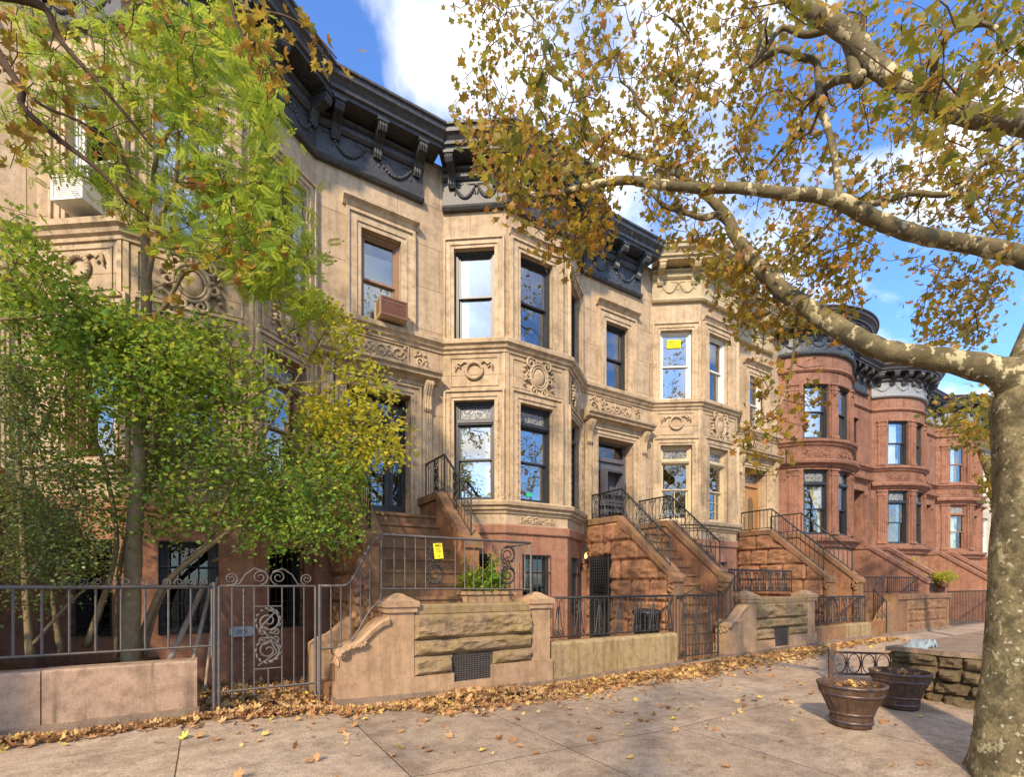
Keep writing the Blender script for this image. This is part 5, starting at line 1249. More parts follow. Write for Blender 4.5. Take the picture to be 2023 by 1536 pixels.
LIMBS = [
 [(2062, 795, 4.0, 0.26), (2010, 752, 4.02, 0.17), (1965, 733, 4.05, 0.115), (1870, 712, 4.15, 0.092), (1800, 702, 4.25, 0.088), (1740, 690, 4.35, 0.085), (1690, 668, 4.5, 0.086), (1640, 638, 4.7, 0.0883), (1590, 605, 4.85, 0.0832), (1545, 575, 5.0, 0.08), (1500, 528, 5.1, 0.0736), (1455, 470, 5.3, 0.064), (1437, 430, 5.4, 0.0576), (1405, 395, 5.5, 0.0448), (1350, 350, 5.6, 0.0384), (1300, 320, 5.8, 0.0352), (1240, 305, 5.9, 0.032), (1185, 285, 6.0, 0.0288), (1160, 240, 6.0, 0.0256), (1135, 175, 6.1, 0.0224), (1085, 140, 6.2, 0.016), (1070, 60, 6.2, 0.0128), (1030, 10, 6.2, 0.0096)],
 [(2115, 560, 4.05, 0.16), (2060, 524, 4.1, 0.09), (2000, 500, 4.15, 0.072), (1900, 480, 4.2, 0.066), (1830, 468, 4.2, 0.0647), (1770, 450, 4.2, 0.0647), (1712, 425, 4.2, 0.0647), (1660, 398, 4.2, 0.0594), (1610, 386, 4.2, 0.0528), (1560, 383, 4.2, 0.0475), (1500, 376, 4.25, 0.0449), (1450, 371, 4.3, 0.0436), (1380, 372, 4.35, 0.0409), (1300, 364, 4.4, 0.0383), (1240, 356, 4.45, 0.0363), (1180, 364, 4.5, 0.033), (1120, 378, 4.55, 0.0297), (1060, 386, 4.6, 0.0251), (1035, 370, 4.6, 0.0198), (1010, 320, 4.6, 0.0145), (1000, 270, 4.6, 0.0099)],
 [(2175, 260, 4.1, 0.1394), (2060, 250, 4.1, 0.0943), (2000, 238, 3.95, 0.082), (1940, 232, 3.9, 0.0804), (1880, 215, 3.9, 0.0771), (1820, 185, 3.9, 0.0754), (1770, 158, 3.9, 0.0738), (1720, 120, 4.0, 0.0738), (1680, 70, 4.05, 0.0722), (1620, 30, 4.1, 0.0697), (1560, -10, 4.2, 0.0656), (1480, -70, 4.3, 0.0738)],
 [(1658, 392, 4.2, 0.0324), (1652, 330, 4.3, 0.0288), (1640, 270, 4.35, 0.0288), (1622, 210, 4.4, 0.0274), (1617, 160, 4.45, 0.0302), (1612, 122, 4.5, 0.0302), (1580, 112, 4.5, 0.0288), (1545, 96, 4.55, 0.0288), (1515, 112, 4.6, 0.023), (1482, 130, 4.6, 0.0202), (1500, 90, 4.6, 0.0158), (1518, 20, 4.7, 0.0144), (1525, -40, 4.7, 0.0108)],
 [(1695, 165, 4.0, 0.0432), (1660, 62, 4.2, 0.036), (1590, 68, 4.4, 0.0288), (1545, 55, 4.5, 0.0252), (1510, 100, 4.5, 0.0216), (1484, 130, 4.55, 0.0144)],
 [(1700, 150, 3.98, 0.0432), (1660, 155, 4.4, 0.0396), (1620, 180, 4.7, 0.036), (1585, 215, 4.9, 0.0288), (1570, 270, 5.0, 0.0252), (1540, 300, 5.1, 0.0144), (1500, 350, 5.2, 0.0086)],
 [(1680, 405, 4.2, 0.0216), (1740, 400, 4.4, 0.0252), (1800, 382, 4.5, 0.0252), (1860, 385, 4.5, 0.0252), (1900, 370, 4.5, 0.0245), (1925, 335, 4.5, 0.0245), (1960, 315, 4.5, 0.0216), (2010, 280, 4.5, 0.018)],
 [(1438, 440, 5.4, 0.036), (1418, 425, 5.4, 0.0396), (1390, 430, 5.45, 0.036), (1355, 420, 5.5, 0.0288), (1310, 405, 5.6, 0.0252), (1280, 370, 5.7, 0.0144)],
 [(1555, 570, 5.0, 0.018), (1540, 530, 5.0, 0.018), (1600, 480, 4.9, 0.0158), (1650, 430, 4.8, 0.0144), (1680, 408, 4.7, 0.0086)],
 [(1300, 362, 4.4, 0.0216), (1298, 300, 4.5, 0.0202), (1290, 240, 4.6, 0.0187), (1265, 215, 4.6, 0.0158), (1250, 180, 4.6, 0.013), (1225, 160, 4.7, 0.0086)],
 [(1310, 200, 4.7, 0.0086), (1340, 150, 4.7, 0.0144), (1365, 90, 4.8, 0.0144), (1340, 50, 4.8, 0.0108), (1310, 25, 4.8, 0.0072)],
 [(1840, 190, 3.9, 0.036), (1850, 110, 3.6, 0.0216), (1890, 60, 3.4, 0.018), (1960, 50, 3.3, 0.0144), (1990, 100, 3.2, 0.0086)],
 [(1575, 600, 4.9, 0.0144), (1570, 680, 5.0, 0.013), (1560, 740, 5.0, 0.0101), (1540, 800, 5.0, 0.0072), (1500, 830, 5.0, 0.0058)],
]
wood = MB()
for L_ in LIMBS: nodes += limb(wood, L_, 12)
sky_gap = [(1690, 520), (1800, 510), (1850, 620), (1720, 640)]
A1 = region([(930, -40), (1520, -40), (1520, 370), (1180, 360), (1060, 420), (960, 400), (905, 300), (890, 200), (940, 120)], 330, 4.2, 6.8, rp)
A1 += region([(930, 240), (1190, 230), (1230, 420), (1160, 560), (1100, 500), (960, 400)], 120, 4.3, 5.4, rp)
A1 += region([(870, 0), (960, -20), (950, 120), (900, 90)], 8, 5, 6, rp) + region([(1050, 440), (1180, 420), (1200, 520), (1110, 560)], 22, 4.6, 5.4, rp)
A1 += region([(1230, 100), (1720, 0), (1720, 420), (1640, 640), (1540, 620), (1420, 560), (1300, 480), (1240, 330)], 400, 4.6, 7.5, rp, [sky_gap])
A1 += region([(1380, 520), (1560, 500), (1620, 660), (1480, 690), (1400, 640)], 90, 5, 6.5, rp)
A1 += region([(1560, 400), (1740, 420), (1690, 640), (1600, 600)], 40, 4.6, 7, rp)
A1 += region([(1700, 0), (2060, -40), (2060, 480), (1900, 460), (1700, 420)], 260, 4.0, 7.5, rp)
A1 += region([(1780, 500), (2000, 500), (1960, 690), (1830, 700), (1770, 620), (1860, 580)], 105, 5, 7.5, rp)
A1 += region([(1560, 440), (1760, 450), (1720, 560), (1640, 640), (1580, 600)], 45, 5, 7, rp) + region([(1740, 330), (2040, 340), (2040, 480), (1900, 460)], 50, 5, 7.5, rp)
A1 += region([(1480, 680), (1640, 690), (1640, 800), (1540, 960), (1460, 900)], 34, 4.6, 5.4, rp)
A3 = []
while len(A3) < 300:
    q = Vector((rp.gauss(10, 3.2), rp.gauss(.8, 2.4), rp.uniform(8.5, 15))) if len(A3) < 180 else Vector((rp.uniform(9, 16), rp.gauss(-1.2, 1.4), rp.uniform(3.5, 9.5)))
    dd = C * q.x + S * q.y; uu = (S * q.x - C * q.y) / max(dd, .1)
    if dd < .5 or q.z > EYE + 1.27 * dd + .6 or uu > 1.16: A3.append(q)
nodes += [(Vector(a), r) for a, r in (((5.6, .2, 7.5), .12), ((6.5, .1, 9), .1), ((8, .2, 10.5), .08), ((10, .5, 12), .05))]
wood.tube([tuple(P(2180, 200, 4.5)), (5.6, .2, 7.5), (6.5, .1, 9), (8, .2, 10.5), (10, .5, 12)], [.2, .13, .11, .08, .03], 8)
tw = wood; tips = grow(tw, nodes, A1, rp, .18, .032, mi=1); 
pos = around(tips, 8, .075, last=6); n = len(pos)
scatter('leaves', star_leaf(.5), pos, rng.uniform(.026, .066, n), rand_rot(n), rng.beta(2.2, 1.7, n), 'leaf_plane', pt)
A2 = region([(1700, -20), (2050, -20), (2050, 330), (1900, 330), (1740, 240), (1690, 100)], 26, 2.6, 3.3, rp) + region([(930, 120), (1150, 40), (1200, 330), (1000, 380)], 22, 3.3, 4.0, rp) + region([(1400, 0), (1600, 0), (1600, 60)], 5, 3, 3.5, rp)
tips = grow(tw, nodes, A3, rp, .1, .03, .4, mi=1); pos3 = around(tips, 9, .25); n3 = len(pos3)
scatter('leaves', star_leaf(.45), pos3, rng.uniform(.07, .12, n3), rand_rot(n3), rng.beta(2.2, 1.7, n3), 'leaf_plane', pt)
tips = grow(tw, nodes, A2, rp, .1, .012, mi=1); pos = around(tips, 5, .1); n = len(pos)
tw.build('branches', ['bark_plane', 'twig'], pt)
scatter('leaves', fine_leaf(.45), pos, rng.uniform(.05, .085, n), rand_rot(n), rng.beta(1.5, 3, n), 'leaf_plane', pt)
m = MB()

# ---------------------------------------------------------------- second plane tree, trunk outside the left edge
p2 = thing('plane_tree', (-5.5, 3.0, .2), 'plane tree outside the left edge, its dark branches with orange leaves overhanging the top left', 'tree')
tm = MB(); nodes = []
def limb3(mb, pts, rs, n=8):
    mb.tube(pts, rs, n); return [(Vector(a), r) for a, r in zip(pts, rs)]
nodes += limb3(tm, [(-5.5, 3.0, -.1), (-5.5, 3.0, .5), (-5.45, 3.05, 2), (-5.4, 3.1, 4), (-5.2, 3.2, 6), (-5.0, 3.2, 8), (-4.8, 3.2, 10.5)], [.42, .33, .3, .28, .22, .16, .06], 14)
tm.build('trunk', 'bark_plane', p2); tm = MB()
e = P(0, 115, 4.6); nodes2 = limb3(tm, [(-5.3, 3.1, 4.6), (-4.2, 3.3, 5.6), tuple(P(-150, 20, 4.7)), tuple(e)], [.13, .1, .06, .045])
nodes2 += limb(tm, [(0, 115, 4.6, .035), (42, 175, 4.6, .03), (45, 210, 4.6, .028), (110, 270, 4.7, .024), (200, 340, 4.8, .02), (250, 400, 4.9, .014)], 6)
nodes2 += limb(tm, [(-60, -20, 4.4, .05), (80, 10, 4.5, .035), (120, 80, 4.6, .026), (200, 170, 4.7, .022), (260, 240, 4.8, .016), (300, 290, 4.9, .01)], 6)
nodes2 += limb(tm, [(-30, 50, 4.5, .02), (60, 190, 4.6, .015), (160, 240, 4.7, .012), (230, 290, 4.9, .008)], 5)
nodes2 += limb(tm, [(-30, -30, 4.4, .04), (200, -60, 4.3, .03), (420, -30, 4.2, .02), (470, 50, 4.2, .014), (500, 120, 4.2, .008)], 5)
nodes2 += limb(tm, [(470, 20, 4.2, .012), (560, 30, 4.2, .01), (625, 70, 4.2, .008), (665, 115, 4.2, .005)], 5)
tw = tm
A = region([(0, 0), (480, 0), (540, 180), (520, 260), (430, 200), (330, 330), (60, 300), (0, 380)], 60, 4.2, 5.2, rp) + region([(470, 0), (590, 20), (570, 200), (500, 180)], 14, 4.0, 4.5, rp) + region([(600, 60), (670, 100), (660, 140), (620, 110)], 4, 4.1, 4.3, rp) + region([(220, 330), (620, 330), (620, 420), (440, 640), (260, 600)], 26, 4.6, 5.2, rp)
tips = grow(tw, nodes2, A, rp, .1, .01); pos = around(tips, 4, .09); n = len(pos)
scatter('leaves', fine_leaf(.8), pos, rng.uniform(.045, .085, n), rand_rot(n), rng.beta(3.5, 1.6, n), 'leaf_plane', p2)
# upper crown of this tree, out of frame: it throws the broken shade over the house fronts
A = [Vector((rp.gauss(-5.5, 2.0), rp.gauss(2.6, 1.3), rp.gauss(7.8, 1.3))) for _ in range(60)]
A = [a for a in A if a.y < 4.6 and not (C * a.x + S * a.y > 0.5 and abs((S * a.x - C * a.y) / (C * a.x + S * a.y)) < 1.12)]
tips = grow(tw, nodes, A, rp, .12, .03); tw.build('branches', 'twig', p2); pos = around(tips, 7, .25); n = len(pos)
scatter('leaves', star_leaf(.3), pos, rng.uniform(.06, .11, n), rand_rot(n), rng.beta(2.2, 1.7, n), 'leaf_plane', p2)

# ---------------------------------------------------------------- yard tree with feathery leaves
lt = thing('locust_tree', tuple(P(262, 1290, 5.55)[:2]) + (.55,), 'slender yard tree with feathery yellow green leaves behind the grey iron fence', 'tree')
tm = MB(); nodes = []
D = 5.55
nodes += limb(tm, [(258, 1330, D, .105), (258, 1290, D, .09), (262, 1150, D, .085), (266, 1050, D, .08), (276, 900, D, .07), (284, 750, D, .062), (288, 640, D, .056), (290, 560, D, .05), (287, 470, D, .046), (284, 440, D, .045)], 10)
nodes += limb(tm, [(284, 450, D, .035), (262, 370, D - .05, .028), (240, 300, D - .1, .025), (215, 230, D - .1, .02), (190, 120, D - .1, .015), (170, 20, D - .1, .01)], 6)
nodes += limb(tm, [(284, 450, D, .03), (300, 380, D, .025), (310, 310, D, .022), (350, 230, D, .018), (400, 120, D, .012), (430, 30, D, .008)], 6)
nodes += limb(tm, [(290, 560, D, .03), (318, 430, D - .1, .026), (345, 370, D - .2, .022), (350, 260, D - .3, .018), (320, 150, D - .3, .012), (300, 30, D - .3, .008)], 6)
nodes += limb(tm, [(292, 640, D, .028), (330, 600, D, .026), (360, 545, D, .022), (400, 525, D, .018), (450, 500, D, .014), (490, 495, D, .009)], 6)
nodes += limb(tm, [(284, 760, D, .024), (340, 740, D, .022), (460, 800, D, .018), (530, 768, D, .015), (620, 755, D + .1, .010), (700, 760, D + .2, .006)], 6)
nodes += limb(tm, [(350, 370, D - .15, .015), (440, 362, D - .15, .012), (520, 385, D - .1, .009), (600, 400, D, .006)], 6)
tw = tm
A = region([(0, 0), (480, 0), (540, 130), (560, 300), (600, 480), (600, 540), (440, 560), (180, 380), (0, 330)], 250, 4.6, 6.0, rp)
A += region([(240, 0), (520, 60), (560, 330), (600, 480), (420, 420)], 190, 5.0, 6.2, rp) + region([(400, 400), (600, 430), (660, 600), (600, 640), (460, 560)], 100, 5.2, 6.2, rp)
tips = grow(tw, nodes, A, rp, .1, .009, mi=1); tw.build('trunk', ['bark_grey', 'twig'], lt)
pos = around(tips, 7, .08, last=3); n = len(pos); scatter('leaves', frond(8), pos, rng.uniform(.11, .18, n), rand_rot(n, .25), rng.beta(1.6, 2.6, n), 'leaf_locust', lt)
# small yellow tree to its right
yt = thing('yellow_tree', tuple(P(440, 1250, 6.0)[:2]) + (.15,), 'small leaning tree with bright yellow green leaves in front of the tall black doors', 'tree')
tm = MB(); D = 6.0; nodes = []
nodes += limb(tm, [(270, 1300, 5.7, .04), (290, 1230, 5.7, .038), (330, 1150, 5.8, .034), (400, 1090, 5.9, .03), (480, 1030, D, .024), (560, 960, D, .018), (640, 880, D, .014), (700, 800, D, .01)], 7)
nodes += limb(tm, [(400, 1090, 5.9, .02), (500, 900, D, .016), (620, 860, D, .012), (720, 880, D, .01), (780, 880, 6.1, .006)], 6)
nodes += limb(tm, [(500, 900, D, .016), (580, 760, D, .012), (640, 660, D, .009), (680, 600, D, .006)], 6)
tw = tm
A = region([(570, 560), (680, 600), (740, 680), (800, 840), (810, 900), (740, 960), (640, 960), (560, 940), (600, 780), (680, 760), (560, 690)], 200, 5.6, 6.3, rp) + region([(600, 780), (790, 830), (800, 900), (640, 940)], 90, 5.7, 6.3, rp)
tips = grow(tw, nodes, A, rp, .1, .008, mi=1); tw.build('trunk', ['bark_grey', 'twig'], yt)
pos = around(tips, 12, .08); n = len(pos); scatter('leaves', oval_leaf(.4), pos, rng.uniform(.04, .075, n), rand_rot(n, .1), rng.beta(2.4, 1.6, n), 'leaf_yellow', yt)
# dark green shrub
def shrub(name, label, cat, base, stems, regs, per, size, lm, spread=.07, tint=(1.6, 2.4), shape=None, rm=.008):
    r = thing(name, base, label, cat); tm = MB(); nodes = []
    for s in stems: nodes += limb(tm, s, 6)
    tw = tm; A = []
    for poly, k, a, b in regs: A += region(poly, k, a, b, rp)
    tips = grow(tw, nodes, A, rp, .12, rm, mi=1); tw.build('stem', ['bark_grey', 'twig'], r)
    pos = around(tips, per, spread); n = len(pos)
    scatter('leaves', shape or oval_leaf(.4), pos, rng.uniform(size[0], size[1], n), rand_rot(n, .15), rng.beta(tint[0], tint[1], n), lm, r); return r
shrub('tall_shrub', 'tall dense green shrub with many stems filling the left front yard', 'shrub', tuple(P(330, 1290, 5.9)[:2]) + (.1,),
      [[(282, 1300, 5.8, .035), (310, 1200, 5.8, .03), (350, 1130, 5.9, .026), (400, 1080, 6, .02), (450, 1020, 6, .012)],
       [(170, 1280, 5.5, .04), (215, 1150, 5.5, .03), (230, 1050, 5.6, .025), (200, 900, 5.6, .02), (150, 800, 5.6, .012)],
       [(230, 1300, 5.7, .03), (240, 1100, 5.7, .025), (300, 950, 5.8, .02), (380, 850, 5.8, .014), (440, 780, 5.8, .01)],
       [(420, 1110, 6.2, .02), (480, 1080, 6.2, .018), (560, 1010, 6.2, .015), (640, 980, 6.2, .01), (690, 960, 6.2, .006)],
       [(0, 632, 4.9, .02), (80, 625, 5.0, .018), (140, 600, 5.1, .012), (190, 640, 5.3, .008)]],
      [([(60, 680), (260, 600), (420, 640), (500, 740), (700, 900), (700, 1080), (560, 1110), (420, 1060), (180, 1080), (60, 900)], 520, 5.2, 6.4),
       ([(0, 480), (120, 520), (260, 640), (460, 720), (430, 820), (150, 820), (0, 760)], 200, 4.8, 5.8),
       ([(400, 900), (700, 900), (740, 1030), (700, 1090), (480, 1090)], 150, 5.6, 6.5)],
      23, (.026, .066), 'leaf_shrub', .1, (2.1, 1.5))
shrub('ivy_shrub', 'lighter green lobed leaf shrub climbing the left edge in front of the limestone wall', 'shrub', tuple(P(60, 1290, 5.2)[:2]) + (.6,),
      [[(120, 1290, 5.2, .03), (90, 1100, 5.2, .025), (60, 900, 5.2, .02), (40, 700, 5.1, .015), (30, 500, 5.0, .01)],
       [(60, 900, 5.2, .015), (160, 700, 5.2, .012), (300, 620, 5.3, .008), (430, 700, 5.4, .006)]],
      [([(0, 400), (60, 420), (130, 560), (240, 620), (420, 680), (420, 760), (300, 760), (120, 720), (0, 640)], 170, 4.8, 5.6), ([(120, 600), (500, 640), (640, 800), (480, 860), (200, 800)], 110, 5.0, 5.6)],
      15, (.025, .05), 'leaf_locust', .1, (1.3, 2.4), star_leaf(.2))
shrub('evergreen_bush', 'dark olive small leaved evergreen bush at the left edge, above the bent iron bars', 'bush', tuple(P(40, 1290, 5.0)[:2]) + (.6,),
      [[(60, 1300, 5.0, .04), (50, 1150, 5.0, .03), (40, 950, 5.0, .025), (30, 780, 5.0, .015)], [(50, 1150, 5.0, .02), (120, 1050, 5.1, .016), (170, 980, 5.2, .01)], [(60, 1280, 5, .02), (150, 1180, 5.1, .014), (220, 1130, 5.2, .008)]],
      [([(0, 690), (60, 720), (120, 860), (170, 960), (210, 1100), (150, 1150), (0, 1130)], 330, 4.6, 5.4), ([(0, 1100), (200, 1080), (230, 1150), (60, 1210), (0, 1200)], 40, 4.8, 5.3)],
      28, (.022, .04), 'leaf_evergreen', .09, (1.4, 2.0))
# planter on the landing
pb = thing('planter_box', (3.7, 6.75, 1.3), 'long stone trough of leafy herbs on the landing behind the iron railing', 'planter')
m = MB(); m.box(3.32, 4.16, 6.62, 6.9, 1.303, 1.44); m.box(3.29, 4.19, 6.59, 6.93, 1.44, 1.49); m.build('trough', 'wall_stone', pb)
tw = MB(); nodes = [(Vector((3.35 + .8 * i / 9, 6.76, 1.48)), .01) for i in range(10)]; tw.tube([(3.33, 6.76, 1.475), (4.17, 6.76, 1.475)], .012, 5)
A = [Vector((rp.uniform(3.3, 4.1), rp.uniform(6.62, 6.9), 1.5 + abs(rp.gauss(.1, .17)) * (1.2 if x_ < 60 else .7))) for x_ in range(110)]
tips = grow(tw, nodes, A, rp, .1, .006); tw.build('stem', 'twig', pb); pos = around(tips, 16, .035, last=4); n = len(pos)
scatter('leaves', oval_leaf(.45), pos, rng.uniform(.03, .06, n), rand_rot(n, .2), rng.beta(1.5, 2.4, n), 'leaf_locust', pb)
pos = np.array([[rng.uniform(3.55, 4.0), rng.uniform(6.6, 6.8), rng.uniform(1.5, 1.72)] for _ in range(22)]); scatter('broad_leaves', oval_leaf(.5), pos, rng.uniform(.1, .17, 22), rand_rot(22, .4), rng.uniform(0, .3, 22), 'leaf_locust', pb)
for x, y, z, lab in ((22.0, 7.6, 2.25, 'small yellow green potted plant standing higher on the smooth red stoop'), (21.6, 6.5, 1.75, 'small yellow green potted plant at the foot of the smooth red stoop')):
    pl = thing('potted_plant', (x, y, z), lab, 'potted plant'); m = MB(); m.lathe((x, y, z), [(0, -.25), (.12, -.25), (.17, 0), (.15, 0), (0, -.02)], 14); m.build('pot', 'brown_dark', pl)
    pos = np.array([[x, y, z + .1]]) + rng.normal(size=(420, 3)) * [.2, .14, .1]; scatter('leaves', oval_leaf(.35), pos, rng.uniform(.05, .09, 420), rand_rot(420, .1), rng.beta(2, 2, 420), 'leaf_yellow', pl)
# far small tree between trunk and red houses
ft = thing('street_tree', (22, 2.6, .1), 'farther small leafed street tree whose crown shows just left of the big trunk fork', 'tree')
tm = MB(); nodes = limb3(tm, [tuple(P(1990, 1290, 12)), tuple(P(1985, 1100, 12)), tuple(P(1960, 950, 12)), tuple(P(1920, 850, 12))], [.16, .13, .09, .05]); tw = tm; A = region([(1850, 810), (1900, 780), (1990, 790), (1990, 950), (1930, 870), (1880, 880)], 42, 11, 13, rp) + region([(1940, 960), (2000, 900), (2000, 1010), (1940, 1010)], 14, 11, 13, rp)
tips = grow(tw, nodes, A, rp, .1, .02, mi=1); tw.build('trunk', ['bark_grey', 'twig'], ft); pos = around(tips, 17, .17); n = len(pos)
scatter('leaves', star_leaf(.3), pos, rng.uniform(.06, .11, n), rand_rot(n), rng.beta(1.6, 2.4, n), 'leaf_plane', ft)

# ---------------------------------------------------------------- trees across the street (behind the camera): seen in the window panes
for k, (x, y, lab) in enumerate(((-9, -11, 'street tree across the road, first one, mirrored in the panes'), (3, -13, 'street tree across the road, second one, mirrored in the panes'), (15, -12, 'street tree across the road, third one, mirrored in the panes'))):
    t_ = thing('street_tree', (x, y, -.1), lab, 'tree'); tm = MB(); nodes = limb3(tm, [(x, y, -.15), (x, y, 2.5), (x + .3, y, 5), (x, y + .2, 8)], [.3, .24, .18, .08]); 
    A = [Vector((x + rp.gauss(0, 2.2), y + rp.gauss(0, 1.6), 8.0 + rp.gauss(0, 2.6))) for _ in range(120)]; tips = grow(tm, nodes, A, rp, .1, .06, .5); tm.build('trunk', 'twig', t_)
    pos = around(tips, 10, .3); n = len(pos); scatter('crown', star_leaf(.3), pos, rng.uniform(.13, .22, n), rand_rot(n), rng.beta(2, 2, n), 'leaf_plane', t_)

cbt = thing('street_tree', (-3.4, -2.6, 0), 'unseen kerbside tree added behind the camera to shade the sidewalk', 'tree')  # out of view, added to throw soft shade bands on the sidewalk
tm = MB(); nodes = limb3(tm, [(-3.4, -2.6, -.05), (-3.4, -2.6, 2.5), (-3.3, -2.6, 4.5), (-3.2, -2.5, 7)], [.22, .18, .13, .05], 8)
A = [Vector((-3.2 + rp.gauss(0, 1.5), -2.4 + rp.gauss(0, 1.1), 6.3 + rp.gauss(0, 1.0))) for _ in range(95)]; tips = grow(tm, nodes, A, rp, .12, .04, .4); tm.build('trunk', 'twig', cbt)
pos = around(tips, 9, .25); n = len(pos); scatter('crown', star_leaf(.3), pos, rng.uniform(.07, .12, n), rand_rot(n), rng.beta(2, 2, n), 'leaf_plane', cbt)
# ---------------------------------------------------------------- fallen leaves
def drift(name, label, segs, n, size=(.022, .075)):
    pos = []; 
    for (x0, x1, yc0, yc1, wy, h, wt) in segs:
        m_ = int(n * wt); x = rng.uniform(x0, x1, m_); t = (x - x0) / (x1 - x0); yy = yc0 + (yc1 - yc0) * t + rng.normal(size=m_) * wy
        yy = np.minimum(yy, YW - .07 if yc0 < YW else 20); fall = np.exp(-((yy - (yc0 + (yc1 - yc0) * t)) / (wy * 1.2 + 1e-6)) ** 2) * (.55 + .45 * np.sin(x * 2.3 + np.sin(x * 5.1)))
        z = np.array([gz(a) for a in x]) + .012 + rng.uniform(0, 1, m_) * h * np.maximum(fall, 0); pos.append(np.stack([x, yy, z], 1))
    pos = np.concatenate(pos); k = len(pos)
    o = scatter(name, fine_leaf(.9), pos, rng.uniform(size[0], size[1], k), rand_rot(k, .3), rng.beta(1.5, 1.4, k), 'leaf_dead'); tag(o, label, None, None, 'stuff'); return o
drift('fallen_leaves', 'orange and yellow dry leaves drifted against the foot of the front walls',
      [(-4, -.1, 5.98, 6.0, .09, .07, .16), (-.1, 1.5, 6.0, 5.98, .07, .06, .08), (1.3, 2.3, 5.85, 5.9, .08, .06, .06), (2.2, 4.9, 5.75, 5.85, .22, .17, .32), (4.7, 7.7, 5.9, 5.65, .22, .1, .24), (7.3, 12, 5.75, 5.8, .26, .08, .2), (11, 16, 5.9, 5.85, .14, .06, .1), (0, 14, 4.9, 5.0, .7, .0, .035), (3, 9, 3.2, 3.4, .9, .0, .008)], 6800)
drift('areaway_leaves', 'brown leaves strewn over the front yard paving behind the grey gate', [(-.2, 1.4, 6.6, 6.6, .5, .03, .5), (-.3, 1.3, 7.4, 7.4, .5, .03, .4), (9.6, 12.5, 7, 7, .4, .02, .1)], 1300)
for br_ in [o for o in bpy.data.objects if o.name.startswith('barrel_planter')]:
    k = 26; an = rng.uniform(0, 6.28, k); rr = rng.uniform(.02, .25, k); ps = np.stack([br_.location.x + rr * np.cos(an), br_.location.y + rr * np.sin(an), np.full(k, br_.location.z + .455)], 1)
    scatter('dry_leaves', fine_leaf(.9), ps, rng.uniform(.03, .06, k), rand_rot(k, .5), rng.beta(2, 2, k), 'leaf_dead', br_)
lv, lf = star_leaf(.55)
base = scatter('fallen_leaf', fine_leaf(.7), np.array([[0, 0, 0.0]]), np.array([.055]), np.array([np.eye(3)]), np.array([.9]), 'leaf_dead')
variants = [base.data] + [scatter('tmpleaf', star_leaf(.3 + .2 * i), np.array([[0, 0, 0.0]]), np.array([.05]), np.array([np.eye(3)]), np.array([tn]), 'leaf_dead') for i, tn in enumerate((.5, .3, .97))]
meshes = [base.data] + [v.data for v in variants[1:]]
for v in variants[1:]: bpy.data.objects.remove(v)
rf_ = random.Random(3)
spots = [(845, 1437), (792, 1465), (1060, 1505), (1240, 1438), (1243, 1508), (1626, 1455), (1640, 1420), (1500, 1385), (1160, 1382), (380, 1480), (310, 1515), (130, 1518), (520, 1490), (510, 1505), (700, 1455), (720, 1440), (1330, 1385), (1418, 1366), (1395, 1442), (1555, 1330), (1580, 1360), (1510, 1500), (1175, 1480), (955, 1500), (1450, 1360), (1600, 1378), (1770, 1440), (1820, 1425), (1290, 1410), (905, 1402)]
for i, (a, b) in enumerate(spots):
    d = EYE * F / (b - Y0); q = P(a, b, d); o = base if i == 0 else base.copy()
    if i: COL.objects.link(o)
    o.data = meshes[i % 4]; o.location = (q.x, q.y, gz(q.x) * min(1, max(0, (q.y + 1) / 3)) + .012); o.rotation_euler = (rf_.uniform(-.3, .3), rf_.uniform(-.3, .3), rf_.uniform(0, 6.28)); s = rf_.uniform(.7, 1.25); o.scale = (s, s, s)
    tag(o, 'single dry leaf lying on the open sidewalk slabs', 'leaf', 'single leaves on the sidewalk')

# ---------------------------------------------------------------- light, sky, camera
sun_dir = Vector((-.76, -.65, 0)).normalized(); el = math.radians(33)
to_sun = Vector((sun_dir.x * math.cos(el), sun_dir.y * math.cos(el), math.sin(el)))
sl = bpy.data.lights.new('sun', 'SUN'); sl.energy = 3.3; sl.angle = math.radians(2.2); sl.color = (1, .82, .58)
so = bpy.data.objects.new('sun', sl); COL.objects.link(so); so.rotation_euler = to_sun.to_track_quat('Z', 'Y').to_euler()
wd = bpy.data.worlds.new('World'); scene.world = wd; wd.use_nodes = True; nt_ = wd.node_tree; nt_.nodes.clear()
N = nt_.nodes.new; Lk = nt_.links.new
out = N('ShaderNodeOutputWorld'); bg = N('ShaderNodeBackground'); bg.inputs[1].default_value = .15; Lk(bg.outputs[0], out.inputs[0])
sky = N('ShaderNodeTexSky'); sky.sky_type = 'NISHITA'; sky.sun_disc = False; sky.sun_elevation = el; sky.sun_rotation = math.atan2(to_sun.x, to_sun.y); sky.air_density = 1.0; sky.dust_density = .6; sky.ozone_density = 2.0
tc = N('ShaderNodeTexCoord'); sx = N('ShaderNodeSeparateXYZ'); Lk(tc.outputs['Generated'], sx.inputs[0])
ad = N('ShaderNodeMath'); ad.operation = 'ADD'; Lk(sx.outputs[2], ad.inputs[0]); ad.inputs[1].default_value = .25
mx_ = N('ShaderNodeMath'); mx_.operation = 'MAXIMUM'; Lk(ad.outputs[0], mx_.inputs[0]); mx_.inputs[1].default_value = .12
dv = N('ShaderNodeVectorMath'); dv.operation = 'DIVIDE'; ro = N('ShaderNodeMapping'); ro.inputs['Rotation'].default_value = (0, 0, math.radians(-7)); Lk(tc.outputs['Generated'], ro.inputs[0]); Lk(ro.outputs[0], dv.inputs[0]); cb = N('ShaderNodeCombineXYZ')
for i in range(3): Lk(mx_.outputs[0], cb.inputs[i])
Lk(cb.outputs[0], dv.inputs[1])
mp = N('ShaderNodeMapping'); mp.inputs['Location'].default_value = (7.7, 2.9, 1.0); Lk(dv.outputs[0], mp.inputs[0])
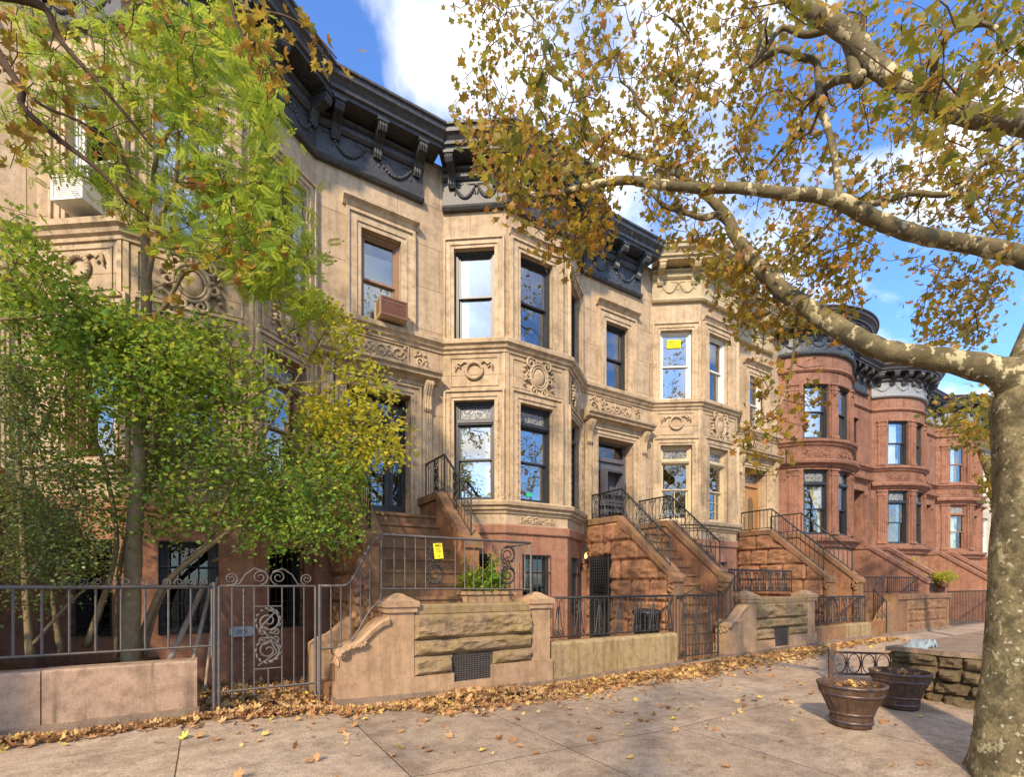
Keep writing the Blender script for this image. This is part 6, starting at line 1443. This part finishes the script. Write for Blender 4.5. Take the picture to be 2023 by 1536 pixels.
nz = N('ShaderNodeTexNoise'); nz.inputs['Scale'].default_value = 1.7; nz.inputs['Detail'].default_value = 9; nz.inputs['Roughness'].default_value = .55; nz.inputs['Distortion'].default_value = .3; Lk(mp.outputs[0], nz.inputs['Vector'])
cr = N('ShaderNodeValToRGB'); cr.color_ramp.elements[0].position = .47; cr.color_ramp.elements[1].position = .6; Lk(nz.outputs['Fac'], cr.inputs[0])
n2 = N('ShaderNodeTexNoise'); n2.inputs['Scale'].default_value = 4; n2.inputs['Detail'].default_value = 6; Lk(mp.outputs[0], n2.inputs['Vector'])
cc = N('ShaderNodeValToRGB'); cc.color_ramp.elements[0].color = (4.6, 4.8, 5.4, 1); cc.color_ramp.elements[1].color = (7.5, 7.4, 7.3, 1); cc.color_ramp.elements[0].position = .35; cc.color_ramp.elements[1].position = .6; Lk(n2.outputs['Fac'], cc.inputs[0])
tn = N('ShaderNodeMix'); tn.data_type = 'RGBA'; tn.blend_type = 'MULTIPLY'; tn.inputs[0].default_value = 1; Lk(sky.outputs[0], tn.inputs[6]); tn.inputs[7].default_value = (.72, 1.0, 1.42, 1)
mm = N('ShaderNodeMix'); mm.data_type = 'RGBA'; Lk(cr.outputs[0], mm.inputs[0]); Lk(tn.outputs[2], mm.inputs[6]); Lk(cc.outputs[0], mm.inputs[7]); Lk(mm.outputs[2], bg.inputs[0])
cam = bpy.data.cameras.new('camera'); co = bpy.data.objects.new('camera', cam); COL.objects.link(co); scene.camera = co
cam.sensor_width = 36; cam.lens = F / 2023 * 36; cam.shift_x = 0; cam.shift_y = (Y0 - 768) / 2023; cam.clip_start = .05; cam.clip_end = 2000
co.location = (0, 0, EYE); co.rotation_euler = (math.pi / 2, 0, AL - math.pi / 2)
scene.render.resolution_x = 1024; scene.render.resolution_y = 778
scene.view_settings.view_transform = 'Standard'; scene.view_settings.look = 'None'; scene.view_settings.exposure = .88; scene.view_settings.gamma = 1
scene.render.engine = 'CYCLES'; scene.cycles.max_bounces = 5; scene.cycles.diffuse_bounces = 2; scene.cycles.glossy_bounces = 2; scene.cycles.transparent_max_bounces = 8
